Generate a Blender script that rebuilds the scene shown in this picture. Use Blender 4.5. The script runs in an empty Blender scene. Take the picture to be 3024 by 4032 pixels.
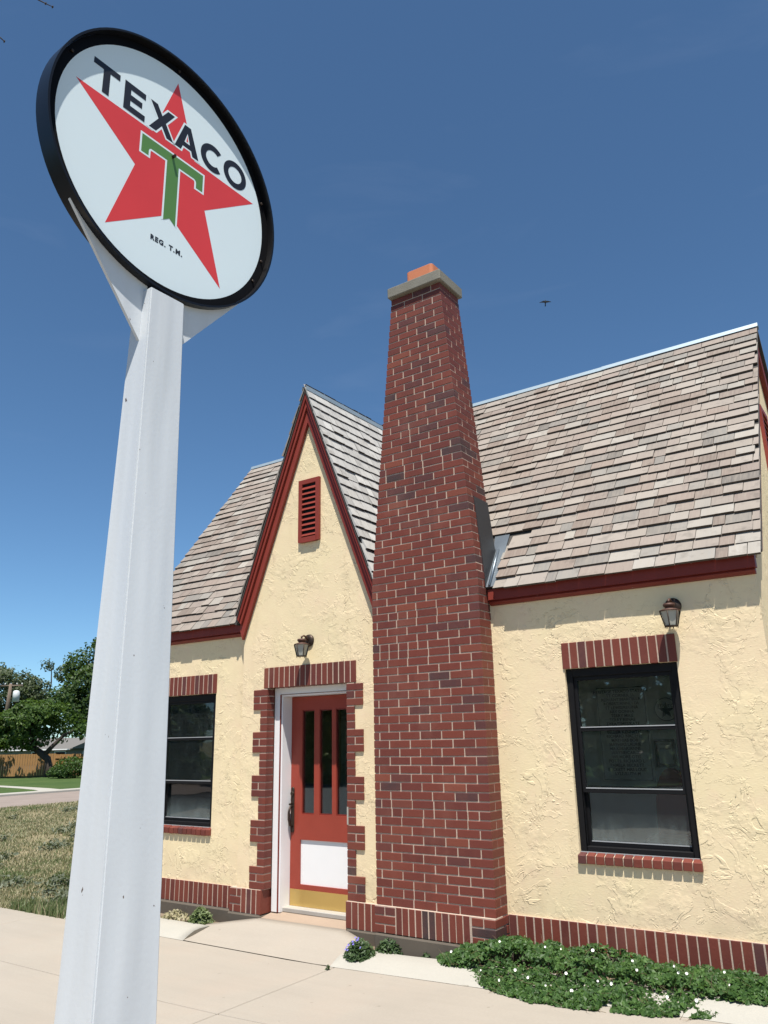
import bpy, bmesh, math, random
from mathutils import Vector, Matrix, Quaternion, geometry, noise

SC = bpy.context.scene
COL = SC.collection
random.seed(7)

# ------------------------------------------------------------------ camera, sky, sun, exposure
CAM = Vector((3.0398, -6.0583, 1.5411)); YAW, PIT, ROL, FPX = .6008, .2848, -.0205, 3047.77
def cam_axes():
    fw = Vector((-math.sin(YAW)*math.cos(PIT), math.cos(YAW)*math.cos(PIT), math.sin(PIT)))
    r0 = Vector((math.cos(YAW), math.sin(YAW), 0)); u0 = r0.cross(fw)
    return (r0*math.cos(ROL)+u0*math.sin(ROL), -r0*math.sin(ROL)+u0*math.cos(ROL), fw)
RI, UP, FW = cam_axes()
cd = bpy.data.cameras.new('camera'); cam = bpy.data.objects.new('camera', cd); COL.objects.link(cam)
cd.sensor_fit = 'HORIZONTAL'; cd.sensor_width = 36; cd.lens = 36*FPX/3024; cd.clip_start = .05; cd.clip_end = 6000
mw = Matrix.Identity(4)
for i in range(3): mw[i][0], mw[i][1], mw[i][2], mw[i][3] = RI[i], UP[i], -FW[i], CAM[i]
cam.matrix_world = mw; SC.camera = cam

SUNV = Vector((.65, -1, 2.9)).normalized()
wd = bpy.data.worlds.new('World'); SC.world = wd; wd.use_nodes = True
wn = wd.node_tree; bg = wn.nodes['Background']
sky = wn.nodes.new('ShaderNodeTexSky'); sky.sky_type = 'NISHITA'; sky.sun_disc = False
sky.sun_elevation = math.asin(SUNV.z); sky.sun_rotation = math.atan2(SUNV.x, SUNV.y)
sky.altitude = 1200; sky.air_density = .85; sky.dust_density = .45; sky.ozone_density = 3.5
tint = wn.nodes.new('ShaderNodeMix'); tint.data_type = 'RGBA'; tint.blend_type = 'MULTIPLY'; tint.inputs[0].default_value = 1
wn.links.new(sky.outputs[0], tint.inputs[6]); tint.inputs[7].default_value = (.78, .99, 1.03, 1)     # cool white balance of the photograph
tc = wn.nodes.new('ShaderNodeTexCoord'); mp = wn.nodes.new('ShaderNodeMapping'); mp.inputs['Scale'].default_value = (1.0, 1.6, 5.0)
nz = wn.nodes.new('ShaderNodeTexNoise'); nz.inputs['Scale'].default_value = 3.2; nz.inputs['Detail'].default_value = 6; nz.inputs['Roughness'].default_value = .55; nz.inputs['Distortion'].default_value = .6
rm = wn.nodes.new('ShaderNodeMapRange'); rm.inputs[1].default_value = .58; rm.inputs[2].default_value = .85; rm.inputs[3].default_value = 0; rm.inputs[4].default_value = .03
cl = wn.nodes.new('ShaderNodeMix'); cl.data_type = 'RGBA'; cl.inputs[7].default_value = (6.2, 6.8, 8.2, 1)                     # thin high cloud, all over the sky
wn.links.new(tc.outputs['Generated'], mp.inputs[0]); wn.links.new(mp.outputs[0], nz.inputs[0]); wn.links.new(nz.outputs[0], rm.inputs[0])
wn.links.new(rm.outputs[0], cl.inputs[0]); wn.links.new(tint.outputs[2], cl.inputs[6]); wn.links.new(cl.outputs[2], bg.inputs[0]); bg.inputs[1].default_value = .081
sl = bpy.data.lights.new('sun', 'SUN'); sl.energy = 5; sl.angle = math.radians(.53); sl.color = (1, .95, .87)
sun = bpy.data.objects.new('sun', sl); COL.objects.link(sun); sun.rotation_euler = SUNV.to_track_quat('Z', 'Y').to_euler()
sun.location = (8, -10, 30)
SC.view_settings.view_transform = 'Standard'; SC.view_settings.look = 'None'
SC.view_settings.exposure = .75; SC.view_settings.gamma = 1
SC.render.engine = 'CYCLES'; SC.cycles.max_bounces = 8; SC.cycles.transparent_max_bounces = 12

# ------------------------------------------------------------------ helpers
WORLD = {}          # world origin of every object we parent to
def worg(o): return WORLD.get(o.name, Vector((0, 0, 0)))
def link(o, parent=None, loc=(0, 0, 0)):
    COL.objects.link(o); loc = Vector(loc); WORLD[o.name] = loc
    if parent: o.parent = parent; o.location = loc-worg(parent)
    else: o.location = loc
    return o
def tag(o, label=None, cat=None, group=None, kind=None):
    if label: o['label'] = label
    if cat: o['category'] = cat
    if group: o['group'] = group
    if kind: o['kind'] = kind
    return o
def empty(name, loc, label, cat, group=None):
    o = bpy.data.objects.new(name, None); o.empty_display_size = .2
    link(o, None, loc); return tag(o, label, cat, group)
class MB:
    def __init__(s): s.v = []; s.f = []; s.sm = []
    def add(s, vs, fs, smooth=False):
        b = len(s.v); s.v += [tuple(v) for v in vs]; s.f += [tuple(i+b for i in f) for f in fs]; s.sm += [smooth]*len(fs); return s
    def box(s, x0, x1, y0, y1, z0, z1):
        return s.add([(x0,y0,z0),(x1,y0,z0),(x1,y1,z0),(x0,y1,z0),(x0,y0,z1),(x1,y0,z1),(x1,y1,z1),(x0,y1,z1)],
            [(0,3,2,1),(4,5,6,7),(0,1,5,4),(1,2,6,5),(2,3,7,6),(3,0,4,7)])
    def prism(s, pts, off):
        """pts: closed loop of 3-D points, off: extrusion vector"""
        pts = [Vector(p) for p in pts]; off = Vector(off); n = len(pts)
        nrm = Vector((0,0,0))
        for i in range(n): nrm += pts[i].cross(pts[(i+1) % n])
        if nrm.dot(off) > 0: pts.reverse()
        return s.add(pts+[p+off for p in pts], [tuple(range(n)), tuple(range(2*n-1, n-1, -1))]+[((i+1) % n, i, i+n, (i+1) % n+n) for i in range(n)])
    def tube(s, pts, rad, n=8, caps=True):
        pts = [Vector(p) for p in pts]; m = len(pts)
        if not hasattr(rad, '__len__'): rad = [rad]*m
        vs = []; prev = None
        for i, p in enumerate(pts):
            t = (pts[min(i+1, m-1)]-pts[max(i-1, 0)]).normalized()
            a = prev-t*prev.dot(t) if prev else t.orthogonal()
            a = a.normalized() if a.length > 1e-6 else t.orthogonal().normalized(); prev = a
            b = t.cross(a)
            for k in range(n):
                w = 2*math.pi*k/n; vs.append(p+(a*math.cos(w)+b*math.sin(w))*rad[i])
        fs = [(i*n+k, i*n+(k+1) % n, (i+1)*n+(k+1) % n, (i+1)*n+k) for i in range(m-1) for k in range(n)]
        s.add(vs, fs, True)
        if caps:
            b = len(s.v)-len(vs); s.f += [tuple(b+k for k in range(n-1, -1, -1)), tuple(b+(m-1)*n+k for k in range(n))]; s.sm += [False, False]
        return s
    def lathe(s, prof, c, n=16, smooth=True):
        vs = [(c[0]+r*math.cos(2*math.pi*k/n), c[1]+r*math.sin(2*math.pi*k/n), c[2]+z) for r, z in prof for k in range(n)]
        m = len(prof)
        return s.add(vs, [(i*n+k, i*n+(k+1) % n, (i+1)*n+(k+1) % n, (i+1)*n+k) for i in range(m-1) for k in range(n)], smooth)
    def mesh(s, name, mat, bevel=0, seg=1):
        me = bpy.data.meshes.new(name); me.from_pydata(s.v, [], s.f)
        for p, f in zip(me.polygons, s.sm): p.use_smooth = f
        if bevel:
            bm = bmesh.new(); bm.from_mesh(me); bmesh.ops.remove_doubles(bm, verts=bm.verts, dist=1e-5)
            bmesh.ops.bevel(bm, geom=[e for e in bm.edges if e.is_manifold and e.calc_face_angle(0) > .4], offset=bevel, segments=seg, affect='EDGES', clamp_overlap=True)
            bm.to_mesh(me); bm.free()
        if mat: me.materials.append(mat)
        me.update(); return me
    def obj(s, name, mat, parent=None, bevel=0, seg=1, loc=None):
        """vertices are world coordinates; origin at loc (default: the middle of the base)"""
        xs, ys, zs = zip(*s.v)
        if loc is None: loc = Vector(((min(xs)+max(xs))/2, (min(ys)+max(ys))/2, min(zs)))
        loc = Vector(loc); s.v = [tuple(Vector(v)-loc) for v in s.v]
        return link(bpy.data.objects.new(name, s.mesh(name, mat, bevel, seg)), parent, loc)

def boxo(name, mat, parent, x0, x1, y0, y1, z0, z1, bevel=0): return MB().box(x0,x1,y0,y1,z0,z1).obj(name, mat, parent, bevel)

# ------------------------------------------------------------------ materials
class NT:
    def __init__(s, name):
        s.m = bpy.data.materials.new(name); s.m.use_nodes = True; s.t = s.m.node_tree; s.b = s.t.nodes['Principled BSDF']; s.out = s.t.nodes['Material Output']
    def n(s, typ, **kw):
        nd = s.t.nodes.new('ShaderNode'+typ)
        for k, v in kw.items():
            if k.startswith('i_'):
                key = k[2:]; key = int(key) if key.isdigit() else key.replace('_', ' ')
                s.put(nd.inputs[key], v)
            else: setattr(nd, k, v)
        return nd
    def put(s, sock, v):
        if isinstance(v, bpy.types.NodeSocket): s.t.links.new(v, sock)
        elif isinstance(v, (tuple, list)) and len(v) == 3 and sock.type == 'RGBA': sock.default_value = (*v, 1)
        else: sock.default_value = v
    def coord(s, kind='Object'): return s.n('TexCoord').outputs[kind]
    def mapping(s, vec, scale=(1,1,1), rot=(0,0,0)):
        return s.n('Mapping', i_Vector=vec, i_Scale=scale, i_Rotation=rot).outputs[0]
    def noise(s, vec, scale, detail=3, rough=.5, dist=0): 
        return s.n('TexNoise', i_Vector=vec, i_Scale=scale, i_Detail=detail, i_Roughness=rough, i_Distortion=dist).outputs[0]
    def ramp(s, fac, stops, interp='LINEAR'):
        r = s.n('ValToRGB', i_Fac=fac); r.color_ramp.interpolation = interp
        e = r.color_ramp.elements
        while len(e) < len(stops): e.new(.5)
        for el, (p, c) in zip(e, stops):
            el.position = p; el.color = (*c, 1) if hasattr(c, '__len__') else (c, c, c, 1)
        return r.outputs[0]
    def mix(s, fac, a, b, mode='MIX'):
        m = s.n('Mix', data_type='RGBA', blend_type=mode)
        s.put(m.inputs[0], fac); s.put(m.inputs[6], a); s.put(m.inputs[7], b); return m.outputs[2]
    def math(s, op, a, b=0, c=None):
        m = s.n('Math', operation=op); s.put(m.inputs[0], a); s.put(m.inputs[1], b)
        if c is not None: s.put(m.inputs[2], c)
        return m.outputs[0]
    def bump(s, h, strength=.5, dist=.01, normal=None):
        b = s.n('Bump', i_Strength=strength, i_Distance=dist, i_Height=h)
        if normal: s.put(b.inputs['Normal'], normal)
        return b.outputs[0]
    def set(s, col=None, rough=None, normal=None, metal=None, spec=None, **kw):
        if col is not None: s.put(s.b.inputs['Base Color'], col)
        if rough is not None: s.put(s.b.inputs['Roughness'], rough)
        if normal is not None: s.put(s.b.inputs['Normal'], normal)
        if metal is not None: s.put(s.b.inputs['Metallic'], metal)
        if spec is not None: s.put(s.b.inputs['Specular IOR Level'], spec)
        return s.m

def m_plain(name, col, rough=.6, metal=0, spec=.5, var=.12, scale=8, bump=.0):
    t = NT(name); c = t.coord(); nz = t.noise(c, scale, 4)
    cc = t.mix(nz, tuple(x*(1-var) for x in col), tuple(min(1, x*(1+var)) for x in col))
    return t.set(cc, rough, t.bump(t.noise(c, scale*4, 4), bump, .004) if bump else None, metal, spec)

def m_stucco():
    t = NT('stucco'); c = t.coord()
    big = t.noise(c, 1.3, 3, .55); mid = t.noise(c, 5, 4, .6)
    col = t.mix(t.ramp(big, [(.40, 0), (.62, 1)]), (.69,.575,.365), (.70,.56,.375))
    col = t.mix(t.ramp(mid, [(.54, 0), (.72, .5)]), col, (.70,.53,.375))
    col = t.mix(t.ramp(t.noise(c, 22, 3), [(.35, 0), (.6, .3)]), col, (.72,.61,.40))
    st = t.noise(t.mapping(c, (3.5,3.5,.45)), 1.6, 4, .6); col = t.mix(t.ramp(st, [(.56, 0), (.78, .30)]), col, (.55,.43,.27))
    zz = t.n('SeparateXYZ', i_0=c).outputs[2]; low = t.math('MULTIPLY', t.n('MapRange', i_Value=zz, i_1=.18, i_2=.62, i_3=1.0, i_4=0.0).outputs[0], t.ramp(t.noise(c, 4, 5, .65), [(.42, 0), (.7, .6)]))
    col = t.mix(low, col, (.50,.40,.27))
    w1 = t.noise(c, 3.8, 4, .66, .7); w2 = t.noise(t.mapping(c, (1,1,1.6)), 11, 4, .7, .6); w3 = t.noise(t.mapping(c, (1.4,1.4,1), (0,.5,0)), 24, 3, .65, .5)
    p1 = t.ramp(w1, [(.50, 0), (.511, 1)]); p2 = t.ramp(w2, [(.58, 0), (.594, 1)]); p3 = t.ramp(w3, [(.55, 0), (.585, 1)])
    g1 = t.ramp(t.noise(c, 2.3, 4, .6), [(.44, .05), (.60, 1)]); g3 = t.ramp(t.noise(c, 3.7, 3), [(.52, 0), (.62, 1)])
    h = t.math('MULTIPLY', t.math('MULTIPLY', p1, g1), .78)
    h = t.math('ADD', h, t.math('MULTIPLY', t.math('MULTIPLY', p2, g1), .46))
    h = t.math('ADD', h, t.math('MULTIPLY', t.math('MULTIPLY', p3, g3), .20))
    fine = t.noise(t.mapping(c, (1,1,2.4)), 38, 4, .6)
    h = t.math('ADD', h, t.math('MULTIPLY', fine, .22))
    h = t.math('ADD', h, t.math('MULTIPLY', t.noise(c, 2.2, 2), 1.2))
    return t.set(col, .9, t.bump(h, .82, .0070), spec=.2)

def m_brick(island=False):
    t = NT('brick_clay'+('_rest' if island else '')); c = t.coord()
    rnd = t.n('NewGeometry').outputs['Random Per Island'] if island else t.n('ObjectInfo').outputs['Random']
    col = t.ramp(rnd, [(0, (.100,.024,.018)), (.14, (.128,.029,.020)), (.42, (.158,.036,.022)), (.66, (.130,.029,.020)), (.80, (.105,.025,.020)), (.87, (.190,.050,.028)), (.945, (.088,.027,.025)), (.982, (.060,.028,.029)), (1, (.034,.027,.028))])
    off = t.n('CombineXYZ', i_0=t.math('MULTIPLY', rnd, 37.0), i_1=t.math('MULTIPLY', rnd, 11.0)).outputs[0]
    v = t.n('VectorMath', operation='ADD', i_0=c, i_1=off).outputs[0]
    nz = t.noise(v, 14, 4, .6); col = t.mix(t.ramp(nz, [(.3, .0), (.75, .35)]), col, (.155,.045,.03))
    pos = t.n('NewGeometry').outputs['Position']; ef = t.noise(pos, 1.7, 5, .65)
    col = t.mix(t.ramp(ef, [(.55, 0), (.78, .22)]), col, (.30,.16,.12)); dk = t.noise(t.mapping(pos, (2.5,2.5,.5)), 1.3, 4, .6); col = t.mix(t.ramp(dk, [(.55, 0), (.8, .45)]), col, (.05,.018,.016))
    sp = t.noise(v, 120, 2, .6); col = t.mix(t.ramp(sp, [(.66, 0), (.72, .5)]), col, (.05,.02,.018))
    return t.set(col, .62, t.bump(t.noise(v, 60, 4, .6), .35, .003), spec=.35)

def m_shingle(island=False, silver=False):
    t = NT('cedar_shingle'+('_silver' if silver else '')+('_rest' if island else '')); c = t.coord()
    rnd = t.n('NewGeometry').outputs['Random Per Island'] if island else t.n('ObjectInfo').outputs['Random']
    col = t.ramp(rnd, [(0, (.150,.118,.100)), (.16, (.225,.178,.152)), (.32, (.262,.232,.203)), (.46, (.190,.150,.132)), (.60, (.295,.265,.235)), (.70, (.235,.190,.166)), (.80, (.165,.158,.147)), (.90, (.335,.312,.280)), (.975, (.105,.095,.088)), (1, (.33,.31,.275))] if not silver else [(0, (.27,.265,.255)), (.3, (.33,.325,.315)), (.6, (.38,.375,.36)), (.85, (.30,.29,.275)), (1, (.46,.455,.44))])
    off = t.n('CombineXYZ', i_0=t.math('MULTIPLY', rnd, 53.0), i_1=t.math('MULTIPLY', rnd, 17.0), i_2=t.math('MULTIPLY', rnd, 29.0)).outputs[0]
    v = t.n('VectorMath', operation='ADD', i_0=c, i_1=off).outputs[0]
    pos = t.n('NewGeometry').outputs['Position']
    sta = t.noise(t.mapping(pos, (1.2,.35,.35)), 1.5, 5, .65); col = t.mix(t.ramp(sta, [(.48, 0), (.78, .32)]), col, (.135,.128,.115) if not silver else (.25,.25,.24))
    gr = t.noise(t.mapping(v, (60, 5, 5)), 1.0, 4, .6)
    col = t.mix(t.ramp(gr, [(.35, .0), (.7, .45)]), col, (.285,.25,.21) if not silver else (.5,.495,.48))
    blot = t.noise(v, 9, 3, .6); col = t.mix(t.ramp(blot, [(.55, 0), (.75, .45)]), col, (.10,.09,.08))
    return t.set(col, .85, t.bump(gr, .5, .003), spec=.2)

def m_paint(name, col, peel=(.35,.30,.27), amount=.66, rough=.5):
    t = NT(name); c = t.coord(); nz = t.noise(t.mapping(c, (3, 3, 14)), 3, 5, .65)
    cc = t.mix(t.noise(c, 5, 3), tuple(x*.82 for x in col), tuple(x*1.12 for x in col))
    cc = t.mix(t.ramp(nz, [(amount, 0), (amount+.03, .85)]), cc, peel)
    return t.set(cc, rough, t.bump(t.noise(t.mapping(c, (8,8,30)), 2, 4), .2, .003), spec=.35)

def m_concrete(name, col, stain=.25, scale=1.0, bump=.25, crack=False):
    t = NT(name); c = t.coord() if not crack else t.n('NewGeometry').outputs['Position']
    a = t.noise(c, .9*scale, 5, .6); b = t.noise(t.mapping(c, (.5, 3, 1)), 2.2*scale, 4, .6); d = t.noise(c, 60, 3, .6)
    cc = t.mix(a, tuple(x*(1-stain) for x in col), tuple(min(.9, x*(1+stain*.6)) for x in col))
    cc = t.mix(t.ramp(b, [(.45, 0), (.8, .35)]), cc, tuple(x*.78 for x in col))
    cc = t.mix(t.ramp(d, [(.3, .22), (.7, 0)]), cc, tuple(x*.7 for x in col))
    s = t.noise(c, 9, 2); cc = t.mix(t.ramp(s, [(.74, 0), (.78, .4)]), cc, (.13,.11,.09))
    h = t.noise(c, 90, 4, .7)
    if crack:
        pk = t.noise(c, 1.7, 4, .6); cc = t.mix(t.ramp(pk, [(.5, 0), (.75, .45)]), cc, (col[0]*1.0, col[1]*.93, col[2]*.90))
        oil = t.noise(c, .8, 4, .7); cc = t.mix(t.ramp(oil, [(.64, 0), (.76, .35)]), cc, (col[0]*.62, col[1]*.6, col[2]*.58))
        fleck = t.noise(c, 33, 2, .5); cc = t.mix(t.ramp(fleck, [(.79, 0), (.81, .6)]), cc, (.09,.075,.06))
    return t.set(cc, .85, t.bump(h, bump, .004), spec=.25)

def m_white_post():
    t = NT('white_paint'); c = t.coord()
    cc = t.mix(t.noise(t.mapping(c, (2,2,.4)), 2.5, 4), (.53,.56,.585), (.585,.61,.635))
    chips = t.noise(t.mapping(c, (1,1,.7)), 38, 3, .55)
    cc = t.mix(t.ramp(chips, [(.735, 0), (.75, 1)]), cc, (.10,.07,.055))
    run = t.noise(t.mapping(c, (40,40,1.2)), 1.0, 4, .6); cc = t.mix(t.ramp(run, [(.68, 0), (.85, .22)]), cc, (.38,.30,.22))
    dirt = t.noise(t.mapping(c, (9,9,.5)), 1.6, 3)
    cc = t.mix(t.ramp(dirt, [(.55, 0), (.8, .22)]), cc, (.42,.41,.38))
    h = t.math('ADD', t.math('MULTIPLY', t.noise(t.mapping(c, (3.5,3.5,.45)), 1.2, 2), 1.3), t.math('MULTIPLY', t.noise(c, 70, 2), .012))
    return t.set(cc, .34, t.bump(h, .8, .035), spec=.5)

def m_glass(name, dirt=0.0, zlo=0, zhi=1):
    t = NT(name); t.t.nodes.remove(t.b)
    tr = t.n('BsdfTransparent', i_Color=(.90,.94,.93)); gl = t.n('BsdfGlossy', i_Color=(.95,.97,1), i_Roughness=.015)
    c = t.coord(); wob = t.bump(t.noise(c, 2.0, 1), .035, .05); t.put(gl.inputs['Normal'], wob)
    fr = t.n('Fresnel', i_IOR=1.5).outputs[0]; fr = t.math('MULTIPLY', fr, 1.5)
    mx = t.n('MixShader', i_0=fr, i_1=tr.outputs[0], i_2=gl.outputs[0]).outputs[0]
    if dirt:
        df = t.n('BsdfDiffuse', i_Color=(.42,.50,.48))
        z = t.n('SeparateXYZ', i_0=c).outputs[2]
        g = t.n('MapRange', i_Value=z, i_1=zlo, i_2=zhi, i_3=1.0, i_4=0.0).outputs[0]
        nz = t.noise(t.mapping(c, (6,6,2.4)), 2.2, 5, .65)
        f = t.math('MULTIPLY', t.math('POWER', t.math('MULTIPLY', t.math('ADD', t.math('POWER', g, 1.5), .10 if zlo > -1 else 1.0), nz), 1.3), dirt)
        mx = t.n('MixShader', i_0=f, i_1=mx, i_2=df.outputs[0]).outputs[0]
    t.t.links.new(mx, t.out.inputs[0]); return t.m

def m_leaf(name, a, b, trans=.35, rough=.5):
    t = NT(name); g = t.n('NewGeometry').outputs['Random Per Island']
    col = t.ramp(g, [(0, a), (.6, tuple((x+y)/2 for x, y in zip(a, b))), (1, b)])
    t.set(col, rough, spec=.35)
    tl = t.n('BsdfTranslucent', i_Color=t.mix(.5, col, (.12,.20,.02)))
    mx = t.n('MixShader', i_0=trans, i_1=t.b.outputs[0], i_2=tl.outputs[0]); t.t.links.new(mx.outputs[0], t.out.inputs[0]); return t.m

def m_ground(name, cols, scale=.6):
    t = NT(name); c = t.coord(); a = t.noise(c, scale, 6, .65); b = t.noise(c, scale*9, 4, .6)
    cc = t.mix(t.ramp(a, [(.35, 0), (.65, 1)]), cols[0], cols[1]); cc = t.mix(t.ramp(b, [(.4, 0), (.7, .6)]), cc, cols[2])
    return t.set(cc, .95, t.bump(t.noise(c, 30, 4, .7), .5, .02), spec=.1)

MAT = dict(
    stucco=m_stucco(), brick=m_brick(), brick_rest=m_brick(True), mortar=m_plain('mortar', (.43,.335,.27), .95, spec=.1, var=.25, scale=30, bump=.4),
    shingle=m_shingle(), shingle_rest=m_shingle(True), silver=m_shingle(False, True), silver_rest=m_shingle(True, True), endgrain_shade=m_plain('shingle_end_grain_shade', (.075,.062,.052), .95, spec=.1), deck=m_plain('roof_deck', (.05,.045,.04), .9),
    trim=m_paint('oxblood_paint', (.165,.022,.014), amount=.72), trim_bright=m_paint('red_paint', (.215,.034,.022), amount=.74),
    weathered=m_plain('weathered_wood', (.06,.055,.05), .9), galv=m_plain('galvanised_steel', (.27,.34,.39), .55, .4, scale=5),
    concrete=m_concrete('pale_concrete', (.322,.289,.245), .14, crack=True), kerbc=m_concrete('kerb_concrete', (.36,.345,.305), .15), found=m_concrete('old_concrete', (.105,.088,.07), .35, 3),
    capc=m_concrete('cap_concrete', (.20,.19,.16), .35, 5, .5), step=m_concrete('tan_concrete', (.32,.245,.185), .15, 3),
    terracotta=m_plain('terracotta', (.50,.165,.075), .8, scale=6), black_metal=m_plain('black_metal', (.022,.022,.024), .55, scale=4),
    frame=m_plain('black_aluminium', (.008,.008,.009), .55, spec=.15), rubber=m_plain('grey_gasket', (.30,.31,.32), .5),
    white=m_plain('white_trim_paint', (.72,.72,.725), .45, var=.06, scale=3, bump=.12), white_post=m_white_post(),
    rim=m_plain('black_gloss_enamel', (.006,.006,.007), .3, spec=.35, scale=3), border=m_plain('black_matt_enamel', (.004,.004,.005), .6, spec=.08), face=m_plain('white_enamel', (.64,.73,.76), .3, var=.03, scale=2),
    red_enamel=m_plain('red_enamel', (.60,.045,.045), .35, var=.12, scale=3), green=m_plain('green_enamel', (.085,.20,.05), .35, var=.08),
    ink=m_plain('black_enamel', (.012,.012,.016), .4), outline=m_plain('outline_enamel', (.66,.75,.78), .3, var=.02),
    brass=m_plain('brass', (.72,.52,.20), .28, 1, scale=3), bronze=m_plain('aged_bronze', (.045,.03,.022), .5, .6, scale=20),
    copper=m_plain('bronze_brown', (.075,.035,.024), .6, .3, scale=20), lampglass=m_plain('seeded_glass', (.33,.33,.29), .25, spec=.6, scale=25),
    glass=m_glass('window_glass', .045, -2, -1), door_glass=m_glass('door_glass'), glass_dirty=m_glass('dusty_glass', .34, .0, .26),
    plaster=m_plain('interior_plaster', (.72,.70,.64), .9), floorwood=m_plain('interior_floor', (.12,.08,.05), .6),
    board=m_plain('notice_board', (.60,.60,.55), .8), darkprint=m_plain('dark_print', (.02,.02,.02), .8), redcloth=m_plain('red_vinyl', (.30,.012,.012), .5),
    asphalt=m_plain('road_surface', (.215,.175,.150), .95, var=.2, scale=1.2, bump=.3), tar=m_plain('street_asphalt', (.06,.06,.06), .95),
    dirt=m_ground('bed_soil', ((.17,.13,.095), (.24,.19,.14), (.10,.075,.05)), 4), dryground=m_ground('dry_lawn', ((.20,.165,.10), (.27,.225,.145), (.14,.135,.07)), .7),
    lawn=m_ground('green_lawn', ((.045,.080,.024), (.068,.100,.032), (.035,.065,.020)), .4), ground=m_ground('far_ground', ((.14,.14,.06), (.2,.17,.1), (.1,.11,.04)), .02),
    bark=m_plain('bark', (.045,.034,.027), .95, var=.35, scale=9, bump=.6), fence=m_plain('cedar_fence', (.30,.165,.06), .85, var=.3, scale=2.5),
    vine=m_leaf('vine_leaf', (.028,.072,.016), (.085,.165,.040), .35), vine_dry=m_leaf('dry_stem', (.15,.11,.06), (.25,.2,.12), .2),
    weed=m_leaf('weed_leaf', (.035,.07,.025), (.075,.12,.045), .3), grass=m_leaf('dry_grass', (.28,.25,.145), (.45,.40,.26), .35), greengrass=m_leaf('green_grass', (.095,.14,.055), (.19,.225,.10), .35),
    greyweed=m_leaf('grey_weed', (.085,.10,.065), (.15,.165,.11), .25),
    tree=m_leaf('elm_leaf', (.035,.072,.014), (.085,.145,.030), .4), tree2=m_leaf('ash_leaf', (.030,.062,.016), (.068,.115,.030), .38), tree3=m_leaf('locust_leaf', (.055,.075,.038), (.105,.13,.068), .35),
    bush=m_leaf('bush_leaf', (.030,.07,.015), (.075,.135,.03), .35), petal=m_plain('white_petal', (.80,.79,.74), .7), violet=m_plain('violet_petal', (.20,.17,.55), .7),
    siding=m_plain('grey_siding', (.22,.21,.19), .85), asphalt_roof=m_plain('asphalt_roof', (.13,.125,.12), .95), wood_pole=m_plain('pole_wood', (.16,.12,.09), .9), tank=m_plain('transformer_paint', (.50,.53,.54), .5),
    bird=m_plain('black_feather', (.012,.010,.010), .7),
)

# ------------------------------------------------------------------ ground, street, pavement
def zslab(x): return -.2+min(.13, max(0., (x+1.5)*.028))
def sheet(name, mat, pts, kind='structure', thick=0):
    m = MB()
    if thick: m.prism(pts, (0,0,-thick))
    else: m.add(pts, [tuple(range(len(pts)))])
    return tag(m.obj(name, mat), kind=kind)
sheet('ground', MAT['ground'], [(-2500,-2500,-.42),(2500,-2500,-.42),(2500,2500,-.42),(-2500,2500,-.42)])
sheet('lawn', MAT['dryground'], [(-20.2,-.66,-.215),(-4.6,-.66,-.215),(-4.6,60,-.215),(-20.2,60,-.215)], thick=.2)
sheet('side_yard', MAT['dryground'], [(-4.6,.0,-.225),(30,.0,-.2),(30,60,-.2),(-4.6,60,-.225)], thick=.15)
sheet('road', MAT['asphalt'], [(-26.9,-80,-.30),(-20.2,-80,-.30),(-20.2,90,-.30),(-26.9,90,-.30)])
kb = MB(); kb.box(-27.35,-26.9,-80,90,-.4,-.2); tag(kb.obj('road_kerb', MAT['kerbc'], bevel=.03), kind='structure')
sheet('far_lawn', MAT['lawn'], [(-90,-40,-.21),(-27.35,-40,-.21),(-27.35,90,-.21),(-90,90,-.21)], thick=.15)
pth = MB()
A = [(-26.95,13.05),(-28.3,13.6),(-30,14.0),(-33,14.45),(-38,14.7)]; B = [(-26.95,14.1),(-28.6,14.5),(-30.3,14.75),(-33.1,15.1),(-38,15.5)]
for i in range(4): pth.add([(*A[i],-.204),(*A[i+1],-.204),(*B[i+1],-.204),(*B[i],-.204)], [(0,3,2,1)])
tag(pth.obj('path', MAT['kerbc']), kind='structure')
sheet('street', MAT['tar'], [(-20.2,-24,-.33),(60,-24,-.33),(60,-9.6,-.33),(-20.2,-9.6,-.33)])
sheet('verge', MAT['lawn'], [(-20.2,-70,-.25),(60,-70,-.25),(60,-24,-.25),(-20.2,-24,-.25)], thick=.1)

pav = bpy.data.objects.new('pavement', None); link(pav, None, (0,-2,-.3)); tag(pav, kind='structure')
xs_cut = [-14,-9.2,-5.2,-1.25,2.75,6.75,10.75]; ys_cut = [-9.5,-5.7,-1.88,-.62]
J = .005
for i in range(len(xs_cut)-1):
    for j in range(len(ys_cut)-1):
        x0, x1, y0, y1 = xs_cut[i]+J, xs_cut[i+1]-J, ys_cut[j]+J, ys_cut[j+1]-J
        m = MB(); n = 8; xx = [x0+(x1-x0)*k/n for k in range(n+1)]
        vs = [(x, y, zslab(x)+dz) for dz in (0, -.12) for y in (y0, y1) for x in xx]
        q = n+1; fs = [(k, k+1, k+1+q, k+q) for k in range(n)]+[(k+1, k, k+2*q, k+1+2*q) for k in range(n)]+[(k+q, k+1+q, k+1+3*q, k+3*q) for k in range(n)]
        fs += [(0, q, 3*q, 2*q), (q-1+q, q-1, 3*q-1, 4*q-1)]
        m.add(vs, fs); m.obj('slab', MAT['concrete'], pav, bevel=.004)
m = MB()
for i in range(12):
    xa, xb = -14+i*2.1, -14+(i+1)*2.1; m.add([(xa,-9.5,zslab(xa)-.011),(xb,-9.5,zslab(xb)-.011),(xb,-.62,zslab(xb)-.011),(xa,-.62,zslab(xa)-.011)], [(0,1,2,3)])
m.obj('joint_filler', MAT['dirt'], pav)

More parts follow.
